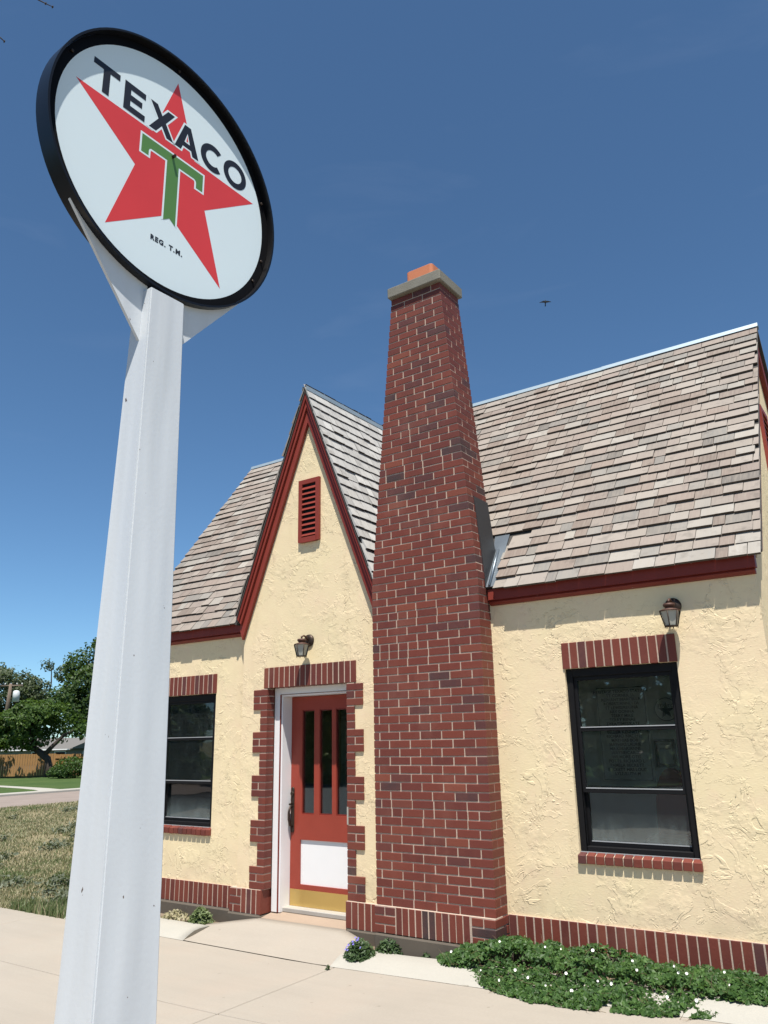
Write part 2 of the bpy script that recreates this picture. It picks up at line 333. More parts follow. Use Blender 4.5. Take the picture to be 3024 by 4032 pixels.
def kerb_run(x0, x1):
    m = MB(); n = max(2, int((x1-x0)/.12)); prof = [(-.6235,.0005),(-.56,.03),(-.49,.056),(-.42,.064),(-.30,.062),(-.265,.052),(-.255,-.08)]
    vs = []; random.seed(int(x0*10)+99)
    for i in range(n+1):
        x = x0+(x1-x0)*i/n; jj = random.uniform(-.008,.008)
        for k, (y, z) in enumerate(prof): vs.append((x, y+(jj if k > 3 else jj*.2), zslab(x)+z))
    p = len(prof); fs = [(i*p+k, (i+1)*p+k, (i+1)*p+k+1, i*p+k+1) for i in range(n) for k in range(p-1)]
    fs += [tuple(range(p-1, -1, -1)), tuple(n*p+k for k in range(p))]
    return tag(m.add(vs, fs, True).obj('kerb', MAT['kerbc']), kind='structure')
kerb_run(-4.86, -3.02); kerb_run(-1.30, 2.6)
sheet('planting_bed', MAT['dirt'], [(-4.86,-.28,-.172),(-2.6,-.28,-.172),(-2.6,.02,-.165),(-4.86,.02,-.165)])
sheet('planting_bed', MAT['dirt'], [(-1.5,-.28,-.155),(2.5,-.28,-.10),(2.5,.02,-.095),(-1.5,.02,-.15)])
# sloped apron up to the door
m = MB(); G = []
top = [(-3.12,-.24,-.142),(-2.84,-.15,-.100),(-2.58,-.085,-.062),(-2.07,-.085,-.058),(-1.56,-.085,-.054),(-1.36,-.15,-.085),(-1.22,-.23,-.115)]
bot = [(-3.05,-.615,-.197),(-2.85,-.62,-.197),(-2.55,-.62,-.197),(-2.1,-.62,-.197),(-1.75,-.62,-.196),(-1.45,-.62,-.195),(-1.29,-.615,-.19)]
NR = 6
for k in range(NR+1):
    f = k/NR; ff = f*f*(3-2*f)*.35+f*.65
    for a, b in zip(top, bot): G.append((a[0]+(b[0]-a[0])*f, a[1]+(b[1]-a[1])*f, a[2]+(b[2]-a[2])*ff))
q = len(top); fs = [(k*q+i, (k+1)*q+i, (k+1)*q+i+1, k*q+i+1) for k in range(NR) for i in range(q-1)]
b0 = len(G); G += [(x, y, -.3) for x, y, z in G[:q]]
fs += [(i, i+1, b0+i+1, b0+i) for i in range(q-1)]
m.add(G, fs, True); tag(m.obj('door_ramp', MAT['concrete']), kind='structure')

# ------------------------------------------------------------------ the filling station building
HOUSE = empty('filling_station', (-1.4, 2, -.2), 'cream stucco filling station with red brick trim and steep cedar shingle roof', 'building')
XL, XR, YB = -4.85, 2.13, 4.06          # wall ends and back
RS = 1.312                               # rise of the main roof per metre
def zroof(y): return 2.775+RS*(y+.08)
GX, GZ, GS = -2.033, 5.25, 2.572         # front gable: ridge x, ridge z, rise per metre
WIN = [(.621, 1.505), (-4.256, -3.372)]; WZ0, WZ1 = .692, 2.051
# front wall with openings
m = MB()
def wallbox(x0, x1, z0, z1): m.box(x0, x1, 0, .2, z0, z1)
wallbox(XL, -4.256, -.04, 2.78); wallbox(-4.256, -3.372, -.04, WZ0-.02); wallbox(-4.256, -3.372, WZ1, 2.78); wallbox(-3.372, -2.70, -.04, 2.78)
wallbox(-1.36, .621, -.04, 2.78); wallbox(.621, 1.505, -.04, WZ0-.02); wallbox(.621, 1.505, WZ1, 2.78); wallbox(1.505, XR, -.04, 2.78)
m.obj('front_wall', MAT['stucco'], HOUSE, loc=(0,0,0))
# gable wall (proud of the front wall)
m = MB()
gx0, gx1 = -2.925, -1.12; yg = -.05
def gtop(x): return GZ-.14-GS*abs(x-GX)
m.prism([(gx0,yg,-.04),(-2.60,yg,-.04),(-2.60,yg,2.062),(-1.50,yg,2.062),(-1.50,yg,-.04),(gx1,yg,-.04),(gx1,yg,gtop(gx1)),(GX,yg,gtop(GX)),(gx0,yg,gtop(gx0))], (0,.245,0))
m.obj('gable_wall', MAT['stucco'], HOUSE, loc=(0,0,0))
def endwall(x0, hole):
    m = MB(); zt = zroof(-.02)-.02
    if hole:
        (ya, yb, za, zb) = hole
        for y0, y1, z0, z1 in ((.2,ya,-.1,2.6),(yb,YB,-.1,2.6),(ya,yb,-.1,za),(ya,yb,zb,2.6)): m.box(x0, x0+.2, y0, y1, z0, z1)
        z0 = 2.6
    else: z0 = -.1
    m.prism([(x0,.2,z0),(x0,YB,z0),(x0,YB,zt),(x0,2.03,zroof(2.03)-.12),(x0,.2,zroof(.2)-.1)], (.2,0,0))
    m.obj('end_wall', MAT['stucco'], HOUSE, loc=(0,0,0))
endwall(XL, None); endwall(XR-.2, (1.0,3.0,.7,2.05))
SW = MB(); SW.box(XR-.1,XR-.04,1.0,1.05,.7,2.05); SW.box(XR-.1,XR-.04,2.95,3.0,.7,2.05); SW.box(XR-.1,XR-.04,1.05,2.95,.7,.75); SW.box(XR-.1,XR-.04,1.05,2.95,2.0,2.05); SW.box(XR-.1,XR-.04,1.97,2.03,.75,2.0)
SW = SW.obj('added_light_window', MAT['frame'], HOUSE)  # unseen window, added with its wall opening to light the room
for ya, yb in ((1.05,1.97),(2.03,2.95)): boxo('pane', MAT['glass'], SW, XR-.075, XR-.07, ya, yb, .75, 2.0)
boxo('back_wall', MAT['plaster'], HOUSE, XL+.2, XR-.2, YB-.2, YB, -.1, 2.78)
boxo('interior_floor', MAT['floorwood'], HOUSE, XL+.2, XR-.2, .2, YB-.2, -.1, 0)
boxo('ceiling', MAT['plaster'], HOUSE, XL+.2, XR-.2, .2, YB-.2, 2.68, 2.76)
boxo('partition', MAT['plaster'], HOUSE, -1.0, -.92, .25, 2.6, 0, 2.66)
# concrete foundation
m = MB(); m.box(XL-.02, -3.0, -.045, .2, -.32, -.042); m.box(-3.0, -2.575, -.10, .2, -.32, -.045); m.box(-1.545, -1.13, -.10, .2, -.32, -.046)
m.box(-1.13, .01, -.25, .2, -.32, -.004); m.box(.01, XR+.02, -.045, .2, -.32, -.004); m.box(XR-.2, XR+.02, .201, YB+.02, -.32, -.09); m.box(XL-.02, XL+.2, .201, YB+.02, -.32, -.09)
m.obj('foundation', MAT['found'], HOUSE, bevel=.012, loc=(0,0,0))

# ---- bricks
BC = {}
def brick_mesh(dx, dy, dz):
    k = (round(dx,3), round(dy,3), round(dz,3))
    if k not in BC: BC[k] = MB().box(-k[0]/2,k[0]/2,-k[1]/2,k[1]/2,-k[2]/2,k[2]/2).mesh('brick', MAT['brick'], .0025)
    return BC[k]
def brick(parent, x0, x1, y0, y1, z0, z1, jit=.0015):
    o = bpy.data.objects.new('brick', brick_mesh(x1-x0, y1-y0, z1-z0))
    return link(o, parent, ((x0+x1)/2+random.uniform(-jit,jit), (y0+y1)/2+random.uniform(-jit,jit), (z0+z1)/2+random.uniform(-jit,jit)*.6))
JT = .0105
def soldiers(parent, x0, n, pitch, y0, y1, z0, z1):
    for i in range(n): brick(parent, x0+i*pitch, x0+(i+1)*pitch-JT, y0, y1, z0, z1)
# plinth on the right wing
random.seed(3)
P = boxo('plinth', MAT['mortar'], HOUSE, .003, XR+.004, -.0125, .1, 0, .204); soldiers(P, .006, 30, .0707, -.016, .09, .003, .203)
P = boxo('plinth', MAT['mortar'], HOUSE, XL-.004, -2.995, -.0125, .1, -.040, .166); soldiers(P, XL, 26, .0709, -.016, .09, -.037, .165)
P = boxo('plinth', MAT['mortar'], HOUSE, -2.988, -2.590, -.0762, .1, -.043, .172)
for r, cuts in enumerate(([-2.99,-2.935,-2.83],[-2.99,-2.83],[-2.99,-2.89,-2.83])):
    for a, b in zip(cuts, cuts[1:]): brick(P, a, b-JT, -.08, .09, -.04+r*.0715, -.04+(r+1)*.0715-JT)
soldiers(P, -2.828, 4, .0648, -.08, .09, -.04, .171)
P = boxo('plinth', MAT['mortar'], HOUSE, -1.5455, -1.132, -.0862, .1, -.043, .172); soldiers(P, -1.546, 6, .0695, -.09, .09, -.04, .171)
# window lintels and sills, door lintel
for wx, _ in WIN:
    x0 = wx-.007
    L = boxo('window_lintel', MAT['mortar'], HOUSE, x0+.003, x0+.897, -.0075, .10, 2.0535, 2.256); soldiers(L, x0, 13, .0699, -.011, .095, 2.051, 2.257)
    S = MB().prism([(x0+.003,-.012,.615),(x0+.003,-.012,.664),(x0+.003,.055,.688),(x0+.003,.055,.615)], (.894,0,0)).obj('window_sill', MAT['mortar'], HOUSE)
    if 'sillm' not in globals():
        sillm = MB().prism([(-.03,-.10,0),(-.03,-.10,.058),(-.03,-.02,.0865),(-.03,-.02,0)], (.0594,0,0)).mesh('brick', MAT['brick'], .003)
    for i in range(13): link(bpy.data.objects.new('brick', sillm), S, (x0+i*.0699+.03+random.uniform(-.001,.001), .073, .611+random.uniform(-.002,.002)))
L = boxo('door_lintel', MAT['mortar'], HOUSE, -2.611, -1.438, yg-.0085, .06, 2.0635, 2.264); soldiers(L, -2.614, 17, .0699, yg-.012, .055, 2.061, 2.265)
# door quoins
def quoin(xin, sgn):
    a, b = sorted((xin+sgn*.004, xin+sgn*.088))
    Q = boxo('door_quoin', MAT['mortar'], HOUSE, a, b, yg-.0103, .046, .172, 2.056); ph = .0697
    for g in range(9):
        wide = g % 2 == 0
        for r in range(3):
            z0 = .176+(g*3+r)*ph; z1 = z0+ph-JT
            segs = [(0,.092)] if not wide else ([(0,.19)] if r != 1 else [(0,.092),(.1025,.19)])
            for s0, s1 in segs:
                x0, x1 = sorted((xin+sgn*s0, xin+sgn*s1)); brick(Q, x0, x1, yg-.014, .05 if s0 == 0 else yg+.03, z0, z1)
            if wide and r == 1: MB().box(*sorted((xin+sgn*.09, xin+sgn*.186)), yg-.0103, yg+.02, z0-.009, z1+.009).obj('mortar_bed', MAT['mortar'], Q)
quoin(-2.561, -1); quoin(-1.545, 1)

# ---- chimney
YF, YK, CZ0, CZ1 = -.206, .17, .205, 5.86
def cxl(z): return -1.128+.103*max(0, z-2.9)
def cxr(z): return -.010-.084*max(0, z-2.9)
m = MB(); zz = [CZ0-.2, 2.9, CZ1]; ins = .0048
vs = [(x, y, z) for z in zz for x, y in ((cxl(z)+ins, YF+ins), (cxr(z)-ins, YF+ins), (cxr(z)-ins, YK-ins), (cxl(z)+ins, YK-ins))]
m.add(vs, [(i*4+k, i*4+(k+1) % 4, (i+1)*4+(k+1) % 4, (i+1)*4+k) for i in range(2) for k in range(4)]+[(8,9,10,11)])
CH = m.obj('chimney', MAT['mortar'], HOUSE, loc=(-.57,-.03,0))
PB = MB().box(-1.127,-.0045,-.2322,-.1,.003,.204).obj('chimney_plinth', MAT['mortar'], HOUSE)
random.seed(11)
for xa, dirn in ((-1.13, 1), (-.001, -1)):
    cuts = ([0,.1085,.217],[0,.217],[0,.1085,.217])
    for r, cc in enumerate(cuts):
        for a, b in zip(cc, cc[1:]):
            x0, x1 = sorted((xa+dirn*a, xa+dirn*(b-JT))); brick(PB, x0, x1, -.236, -.05 if dirn < 0 and a == 0 else -.1, .004+r*.0675, .004+(r+1)*.0675-JT)
    if dirn < 0:
        for r in range(3): brick(PB, -.094, -.0012, -.04, .0, .004+r*.0675, .004+(r+1)*.0675-JT)
soldiers(PB, -1.13+.217, 11, (1.129-.434)/11, -.236, -.1, .004, .203)
ncr = 81; ph = (CZ1-CZ0)/ncr; allb = []
random.seed(5)
for r in range(ncr):
    z0 = CZ0+r*ph+.002; z1 = z0+ph-JT; zc = (z0+z1)/2; xl, xr = cxl(zc), cxr(zc); bl = .2137
    corner = .203 if r % 2 else .096; x = xr-corner; row = [(x, xr)]
    odd = random.random() < .12
    while x-JT > xl+.012:
        b = x-JT; w = bl-JT
        if odd and random.random() < .45: w = .092
        a = b-w*random.uniform(.985,1.01)
        if a < xl+.055: a = xl
        row.append((a, b)); x = a
    for k, (a, b) in enumerate(row):
        dep = (.096 if r % 2 else .203) if k == 0 else .09
        allb.append((a, b, YF, YF+dep, z0, z1, 0))
    y = YF+(.096 if r % 2 else .203)
    while y+JT < YK-.02:
        a = y+JT; b = min(YK, a+.203); b = YK if YK-b < .05 else b
        allb.append((xr-.09, xr, a, b, z0, z1, 1)); y = b
    y = YF+.09+JT
    while y < YK-.03: b = min(YK, y+.203); allb.append((xl, xl+.09, y, b, z0, z1, 2)); y = b+JT
def bscore(b):
    p = Vector(((b[0]+b[1])/2, b[2], (b[4]+b[5])/2)); d = (p-CAM).length
    face = {0: (b[1]-b[0])*.75, 1: (b[3]-b[2])*.45, 2: 0}[b[6]]
    if b[6] == 1 and b[4] < 3.1 and b[2] > -.01: face = 0
    return face/d**2*10
allb.sort(key=bscore, reverse=True)
rest = MB()
for i, b in enumerate(allb):
    if i < 300: brick(CH, *b[:6])
    else:
        j = [random.uniform(-.001,.001) for _ in range(2)]; rest.box(b[0]+j[0], b[1]+j[0], b[2]+j[1], b[3], b[4], b[5])
tag(rest.obj('bricks', MAT['brick_rest'], CH, bevel=.002), kind='stuff')
# cap and flue
MB().prism([(-.845,-.252,5.858),(-.222,-.252,5.858),(-.222,.205,5.858),(-.845,.205,5.858)], (0,0,.112)).obj('chimney_cap', MAT['capc'], HOUSE, bevel=.008)
m = MB(); fx0, fx1, fy0, fy1 = -.70, -.385, -.11, .10
def rr(x0, x1, y0, y1, r, n=4):
    out = []
    for cx, cy, a0 in ((x1-r,y1-r,0),(x0+r,y1-r,90),(x0+r,y0+r,180),(x1-r,y0+r,270)):
        for k in range(n+1): a = math.radians(a0+90*k/n); out.append((cx+r*math.cos(a), cy+r*math.sin(a)))
    return out
o_, i_ = rr(fx0,fx1,fy0,fy1,.035), rr(fx0+.02,fx1-.02,fy0+.02,fy1-.02,.02); q = len(o_)
m.add([(x,y,5.95) for x,y in o_]+[(x,y,6.178) for x,y in o_]+[(x,y,6.178) for x,y in i_]+[(x,y,5.96) for x,y in i_], [(k+l*q,(k+1)%q+l*q,(k+1)%q+(l+1)*q,k+(l+1)*q) for l in range(3) for k in range(q)]+[tuple(range(3*q,4*q))])
m.obj('flue', MAT['terracotta'], HOUSE, bevel=.004)
# flashing on the chimney's side and the metal gutter piece beside it
def xs_(z, o): return cxr(z)+o
m = MB()
for pl, o in (([(-.082,3.63),(.182,3.63),(.203,3.17),(-.076,3.235)], .006), ([(-.078,3.25),(.2035,3.185),(.205,3.15),(-.075,2.80)], .010)):
    m.prism([(xs_(z,0)-.01, y, z) for y, z in pl], (.01+o,0,0))
m.obj('chimney_flashing', MAT['black_metal'], HOUSE)
m = MB(); U = Vector((0,1,RS)).normalized(); N = Vector((0,-RS,1)).normalized()
def rp(x, y, h=0): return Vector((x, y, zroof(y)))+N*h
m.prism([rp(.0,-.075,.004),rp(.092,-.075,.004),rp(.064,.36,.004),rp(-.09,.36,.004),rp(-.03,.15,.004)], N*.006)
m.tube([rp(.035,-.07,.014), rp(.012,.13,.016), rp(.002,.22,.016)], [.012,.014,.012], 8)
m.obj('valley_flashing', m_plain('grey_flashing', (.16,.19,.22), .4, .6, scale=4), HOUSE)

# ---- roof decks
ex0, ex1 = -4.915, 2.205
m = MB(); t_ = .03
for sgn in (1, -1):
    def yy(y): return y if sgn > 0 else 4.06-y
    nn = Vector((0,-RS*sgn,1)).normalized()
    for xa, xb, ys in (((ex0,-2.93,-.06),(-2.93,-1.12,.12),(-1.12,ex1,-.06)) if sgn > 0 else ((ex0,ex1,-.06),)):
        m.prism([(xa,yy(ys),zroof(ys)-.006),(xb,yy(ys),zroof(ys)-.006),(xb,2.03,zroof(2.03)-.006),(xa,2.03,zroof(2.03)-.006)], -nn*t_)
ROOF = m.obj('main_roof', MAT['deck'], HOUSE, loc=(0,0,0))
m = MB(); yback = 1.85; yfr = -.125
for sgn in (-1, 1):
    xb = GX+sgn*.968; zb = GZ-GS*.968; nn = Vector((sgn*GS,0,1)).normalized()
    m.prism([(GX,yfr,GZ-.012),(xb,yfr,zb-.012),(xb,yback,zb-.012),(GX,yback,GZ-.012)], -nn*.028)
GROOF = m.obj('gable_roof', MAT['deck'], HOUSE, loc=(0,0,0))

# ---- cedar shingles
SH = {}
def shingle_mesh(w, th):
    k = (w, th)
    if k not in SH:
        L = .20; b = .006
        vs = [(-w/2,0,b),(w/2,0,b),(w/2,0,b+th),(-w/2,0,b+th),(-w/2,L,-.002),(w/2,L,-.002),(w/2,L,.002),(-w/2,L,.002)]
        SH[k] = (vs, [(0,1,2,3),(0,4,5,1),(3,2,6,7),(1,5,6,2),(0,3,7,4)])     # the first two faces are the butt end and the underside
    return SH[k]
SHM = {}
def endgrain_shade(me):
    me.materials.append(MAT['endgrain_shade'])  # butt ends and undersides darkened: end grain plus painted shade under each row
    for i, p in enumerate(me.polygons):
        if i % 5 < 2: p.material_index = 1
def shingle_obj(parent, mtx, w, th, mk='shingle'):
    if (w, th, mk) not in SHM: SHM[(w, th, mk)] = MB().add(*shingle_mesh(w, th)).mesh('shingle', MAT[mk]); endgrain_shade(SHM[(w, th, mk)])
    o = bpy.data.objects.new('shingle', SHM[(w, th, mk)]); COL.objects.link(o); o.parent = parent
    mm = mtx.copy(); mm.translation -= worg(parent); o.matrix_local = mm
def lay(x_lo, x_hi, n_rows, expo, frame, clip, seed, sizes=(.09,.11,.13,.15,.17,.19,.22,.25,.29)):
    """frame(x, s) -> point on the plane; returns a list of (matrix, width, thickness)"""
    random.seed(seed); out = []
    p0 = frame(0,0); X = (frame(1,0)-p0).normalized(); S = (frame(0,1)-p0).normalized(); Nn = X.cross(S).normalized()
    for r in range(n_rows):
        s = r*expo-(.0 if r else .012); x = x_lo-random.uniform(0,.1); heavy = random.random() < .38; wav = random.uniform(0,6)
        while x < x_hi:
            w = random.choice(sizes); w2 = w-.005
            th = .019 if not heavy else .025
            if random.random() < .10: th = .012 if random.random() < .5 else .028
            xa, xb = max(x, x_lo), min(x+w2, x_hi)
            if xb-xa > .035:
                wq = round(xb-xa, 2) if (xb-xa) < w2-.001 else w2; xc = (xa+xb)/2
                ss = s+random.uniform(-.006,.006)+.004*math.sin(xc*2.3+wav)
                if clip(xc, ss+expo*.5, xb-xa):
                    rot = Matrix((X, S, Nn)).transposed()
                    a = Matrix.Rotation(random.uniform(-.012,.012), 3, 'Z') @ Matrix.Rotation(random.uniform(-.015,.02), 3, 'X')
                    mt = (rot @ a).to_4x4(); mt.translation = frame(xc, ss)
                    out.append((mt, round(wq,3), th))
            x += w
    return out
eU = Vector((0,1,RS)).normalized()
def fmain(x, s): return Vector((x, -.095, zroof(-.095)))+eU*s
slope_len = (Vector((0,2.03,zroof(2.03)))-fmain(0,0)).length
def clip_main(x, s, w):
    p = fmain(x, s)
    if p.z < GZ and abs(x-GX) < (GZ-p.z)/GS-.12: return False
    if p.y < .36 and x-w/2 < .075 and x+w/2 > -1.12:
        if x-w/2 < .06-(.0): return False
    if cxl(p.z)-.0 < x+w/2 and x-w/2 < cxr(p.z) and -.3 < p.y < YK: return False
    return True
n_rows = 28; expo = (slope_len-.05)/n_rows
main = lay(ex0, ex1, n_rows, expo, fmain, clip_main, 21)
# make the rows beside the metal piece start exactly at its edge
random.seed(8)
for r in range(4):
    s = r*expo; xx0 = .078-.006*r
    nxt = min([mt.translation.x-w/2 for mt, w, th in main if abs((mt.translation-fmain(mt.translation.x, s)).length) < .03 and mt.translation.x > xx0] or [xx0+.1])
    if nxt-xx0 > .03:
        w = round(nxt-xx0-.004, 3); mt = Matrix((Vector((1,0,0)), eU, Vector((1,0,0)).cross(eU))).transposed().to_4x4(); mt.translation = fmain(xx0+w/2, s); main.append((mt, w, .012))
def place(parent, lst, keep, name, seen=lambda p: True, mk='shingle'):
    def sc(e): 
        p = e[0].translation; v = CAM-p; return e[1]*max(.02, v.normalized().dot(e[0].col[2].to_3d()))/v.length_squared*(1 if seen(p) else .01)
    lst = sorted(lst, key=sc, reverse=True); rest = MB()
    for i, (mt, w, th) in enumerate(lst):
        if i < keep: shingle_obj(parent, mt, w, th, mk)
        else:
            vs, fs = shingle_mesh(w, th); rest.add([mt @ Vector(v) for v in vs], fs)
    if rest.v: o = tag(rest.obj(name, MAT[mk+'_rest'], parent), kind='stuff'); endgrain_shade(o.data)
place(ROOF, main, 400, 'shingles', lambda p: p.x > -.1 or p.x < -2.3)
gl = (GX+.985, GZ-GS*.985)
def fgr(x, s):      # right slope
    d = Vector((-1,0,GS)).normalized(); return Vector((gl[0], x, gl[1]))+d*s
glen = Vector((.985,0,GS*.985)).length
def clip_g(x, s, w): p = fgr(x, s); return p.z > zroof(p.y)-.05
gr = lay(-.145, yback, 21, (glen-.03)/21, fgr, clip_g, 31, (.10,.12,.14,.17,.20))
gl2 = (GX-.985, GZ-GS*.985)
def fgl(x, s): d = Vector((1,0,GS)).normalized(); return Vector((gl2[0], -x, gl2[1]))+d*s
gq = lay(-yback, .145, 21, (glen-.03)/21, fgl, lambda x, s, w: fgl(x, s).z > zroof(fgl(x, s).y)-.05, 32, (.10,.12,.14,.17,.20))
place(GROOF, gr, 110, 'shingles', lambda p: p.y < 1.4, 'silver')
rest = MB()
for mt, w, th in gq: vs, fs = shingle_mesh(w, th); rest.add([mt @ Vector(v) for v in vs], fs)
endgrain_shade(tag(rest.obj('shingles', MAT['shingle_rest'], GROOF), kind='stuff').data)
# metal ridge caps
def ridge(a, b, dn, parent, nm='ridge_cap'):
    a, b = Vector(a), Vector(b); ax = (b-a).normalized(); m = MB()
    for sg in (1, -1):
        side = ax.cross(Vector((0,0,1)))*sg; s = (side*dn[0]+Vector((0,0,-dn[1]))).normalized(); nn = (side*dn[1]+Vector((0,0,dn[0]))).normalized()
        for w0, w1, h in ((0,.018,.030),(.017,.036,.026),(.035,.052,.022)):
            m.prism([a+s*w0+nn*h, b+s*w0+nn*h, b+s*w1+nn*(h-.004), a+s*w1+nn*(h-.004)], nn*-.004)
    m.obj(nm, MAT['galv'], parent)
zr_ = zroof(2.03)
for a, b, h in ((ex0-.01,-2.5,0), (-2.55,.62,.004), (.57,ex1+.01,.008)): ridge((a,2.03,zr_+.006+h), (b,2.03,zr_+.006+h), (1,RS), HOUSE)
ridge((GX,-.15,GZ+.004), (GX,1.86,GZ+.004), (1,GS), HOUSE)

# ---- fascias, rakes, corner return
def eave(x0, x1, endgrain_shade):
    F = MB().prism([(x0,-.062,2.765),(x0,-.062,2.672),(x0,.0,2.672),(x0,.0,2.80)], (x1-x0,0,0)).obj('fascia', MAT['trim'], HOUSE)
    MB().prism([(x0,-.040,2.671),(x0,-.047,2.655),(x0,-.030,2.636),(x0,.0,2.630),(x0,.0,2.671)], (x1-x0-.01,0,0)).obj('fascia_moulding', MAT['trim'], HOUSE)
eave(.005, 2.150, True); eave(-4.86, -2.93, False)
boxo('fascia_end_block', MAT['trim_bright'], HOUSE, .012, .062, -.068, -.05, 2.675, 2.745)
def rake(sgn):
    def pt(d, t, y):   # d: distance along from the apex (vertical drop), t: offset inwards, perpendicular
        return Vector((GX+sgn*(d/GS), y, GZ-.02-d))+Vector((-sgn*GS, 0, -1)).normalized()*t
    D0, D1 = 0.0, 2.47
    def board(nm, t0, t1, y0, y1, mat, d1=D1, tip=0):
        a0 = pt(0,t0,y0); a0 = Vector((GX, y0, GZ-.02-t0*math.hypot(1,GS))); b0 = Vector((GX, y0, GZ-.02-t1*math.hypot(1,GS)))
        MB().prism([a0, pt(d1,t0,y0), pt(d1+tip,t1,y0), b0], (0,y1-y0,0)).obj(nm, mat, HOUSE)
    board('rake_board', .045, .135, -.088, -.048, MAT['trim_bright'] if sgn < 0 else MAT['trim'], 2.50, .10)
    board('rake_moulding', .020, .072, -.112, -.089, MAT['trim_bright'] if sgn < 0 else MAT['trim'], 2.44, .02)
    board('rake_moulding', .002, .040, -.128, -.113, MAT['trim'], 2.42, .02)
    board('rake_drip_edge', .001, .010, -.138, -.10, MAT['weathered'], 2.42)
rake(-1); rake(1)
# right end rake board and vent on the end wall
m = MB()
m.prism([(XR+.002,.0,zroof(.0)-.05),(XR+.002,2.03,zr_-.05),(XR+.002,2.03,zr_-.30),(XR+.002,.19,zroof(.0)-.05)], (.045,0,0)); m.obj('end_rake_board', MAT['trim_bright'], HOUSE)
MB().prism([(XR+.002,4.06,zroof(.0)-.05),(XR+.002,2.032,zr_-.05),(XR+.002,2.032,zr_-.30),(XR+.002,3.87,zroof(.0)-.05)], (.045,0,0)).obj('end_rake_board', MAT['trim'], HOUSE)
def vent(name, o, ax, up, w, h, nslat, dpt):
    """o: lower-left corner, ax: width direction, dpt: outward normal"""
    o, ax, up, dpt = map(Vector, (o, ax, up, dpt)); fw_ = .048
    def bar(a0, a1, b0, b1, d0, d1): return [o+ax*a0+up*b0+dpt*d0, o+ax*a1+up*b0+dpt*d0, o+ax*a1+up*b1+dpt*d0, o+ax*a0+up*b1+dpt*d0], dpt*(d1-d0)
    V = MB().prism(*bar(fw_*.8, w-fw_*.8, fw_*.8, h-fw_*.8, .001, .006)).obj(name, MAT['frame'], HOUSE)
    for b in (bar(0,fw_,0,h,0,.03), bar(w-fw_,w,0,h,0,.03), bar(fw_,w-fw_,h-fw_,h,0,.03), bar(fw_-.01,w-fw_+.01,-.006,fw_,0,.036)):
        MB().prism(*b).obj('vent_frame', MAT['trim_bright'], V)
    for i in range(nslat):
        b0 = fw_+.012+(h-2*fw_-.02)*i/nslat
        MB().prism([o+ax*fw_+up*b0+dpt*.026, o+ax*(w-fw_)+up*b0+dpt*.026, o+ax*(w-fw_)+up*(b0+.030)+dpt*.010, o+ax*fw_+up*(b0+.030)+dpt*.010], (dpt+up*.3)*.007).obj('slat', MAT['trim_bright'], V)
vent('gable_vent', (-2.158, yg-.002, 3.525), (1,0,0), (0,0,1), .282, .682, 10, (0,-1,0))
vent('end_vent', (XR+.001, 1.62, 3.86), (0,1,0), (0,0,1), .38, .68, 9, (1,0,0))

# ---- windows
def window(x0, x1):
    y = .03; fr = .052
    W = MB()
    W.box(x0,x0+fr,y,y+.09,WZ0,WZ1); W.box(x1-fr,x1,y,y+.09,WZ0,WZ1); W.box(x0+fr,x1-fr,y,y+.09,WZ1-fr-.012,WZ1); W.box(x0+fr,x1-fr,y,y+.09,WZ0,WZ0+.036)
    O = W.obj('window', MAT['frame'], HOUSE, bevel=.003)
    boxo('sill_plate', MAT['rubber'], O, x0, x1, .022, .06, WZ0-.016, WZ0-.001)
    def sash(za, zb, yy, st, mid=None, nm='sash', dirty=False):
        S = MB(); S.box(x0+fr,x0+fr+st,yy,yy+.03,za,zb); S.box(x1-fr-st,x1-fr,yy,yy+.03,za,zb)
        S.box(x0+fr+st,x1-fr-st,yy,yy+.03,za,za+.035); S.box(x0+fr+st,x1-fr-st,yy,yy+.03,zb-.03,zb)
        if mid: S.box(x0+fr+st,x1-fr-st,yy+.002,yy+.028,mid-.016,mid+.016)
        s = S.obj(nm, MAT['frame'], O, bevel=.002)
        zs = [(za+.035, mid-.016), (mid+.016, zb-.03)] if mid else [(za+.035, zb-.03)]
        for a, b in zs:
            boxo('pane', MAT['glass_dirty'] if dirty else MAT['glass'], s, x0+fr+st, x1-fr-st, yy+.012, yy+.017, a, b)
            boxo('glazing_strip', MAT['rubber'], s, x0+fr+st+.001, x1-fr-st-.001, yy-.002, yy+.002, a-.006, a+.0015)
    sash(WZ0+.036, 1.145, .085, .022, nm='lower_sash', dirty=True)
    sash(1.112, WZ1-fr-.012, .045, .026, 1.582, nm='upper_sash')
    boxo('meeting_rail', MAT['frame'], O, x0+fr, x1-fr, .078, .0845, 1.118, 1.160)
for w in WIN: window(*w)

# ---- door
dx0, dx1, dy = -2.455, -1.593, .2
DF = MB()
DF.box(-2.558,-2.482,.05,.20,-.03,2.06); DF.box(-1.566,-1.548,.05,.20,-.03,2.06); DF.box(-2.482,-1.566,.05,.20,1.995,2.06)
DF = DF.obj('door_frame', MAT['white'], HOUSE, bevel=.003)
DJ = MB(); DJ.box(-2.475,dx0-.001,.062,.26,-.03,1.975); DJ.box(dx1+.001,-1.57,.062,.26,-.03,1.975); DJ.box(-2.475,-1.57,.062,.26,1.976,1.992); DJ.obj('door_jamb', MAT['white'], HOUSE)
DS = MB(); DS.box(-2.4815,-2.4755,.046,.20,-.03,1.9945); DS.box(-2.4754,-1.5665,.046,.20,1.9925,1.9945); DS.box(-1.5694,-1.5664,.046,.20,-.03,1.9920); DS.obj('red_door_stop', MAT['trim'], HOUSE)
m = MB(); lites = [(-2.312,-2.155),(-2.086,-1.929),(-1.878,-1.721)]; lz0, lz1 = .84, 1.838; pz0, pz1 = .205, .606; px0, px1 = -2.328, -1.72
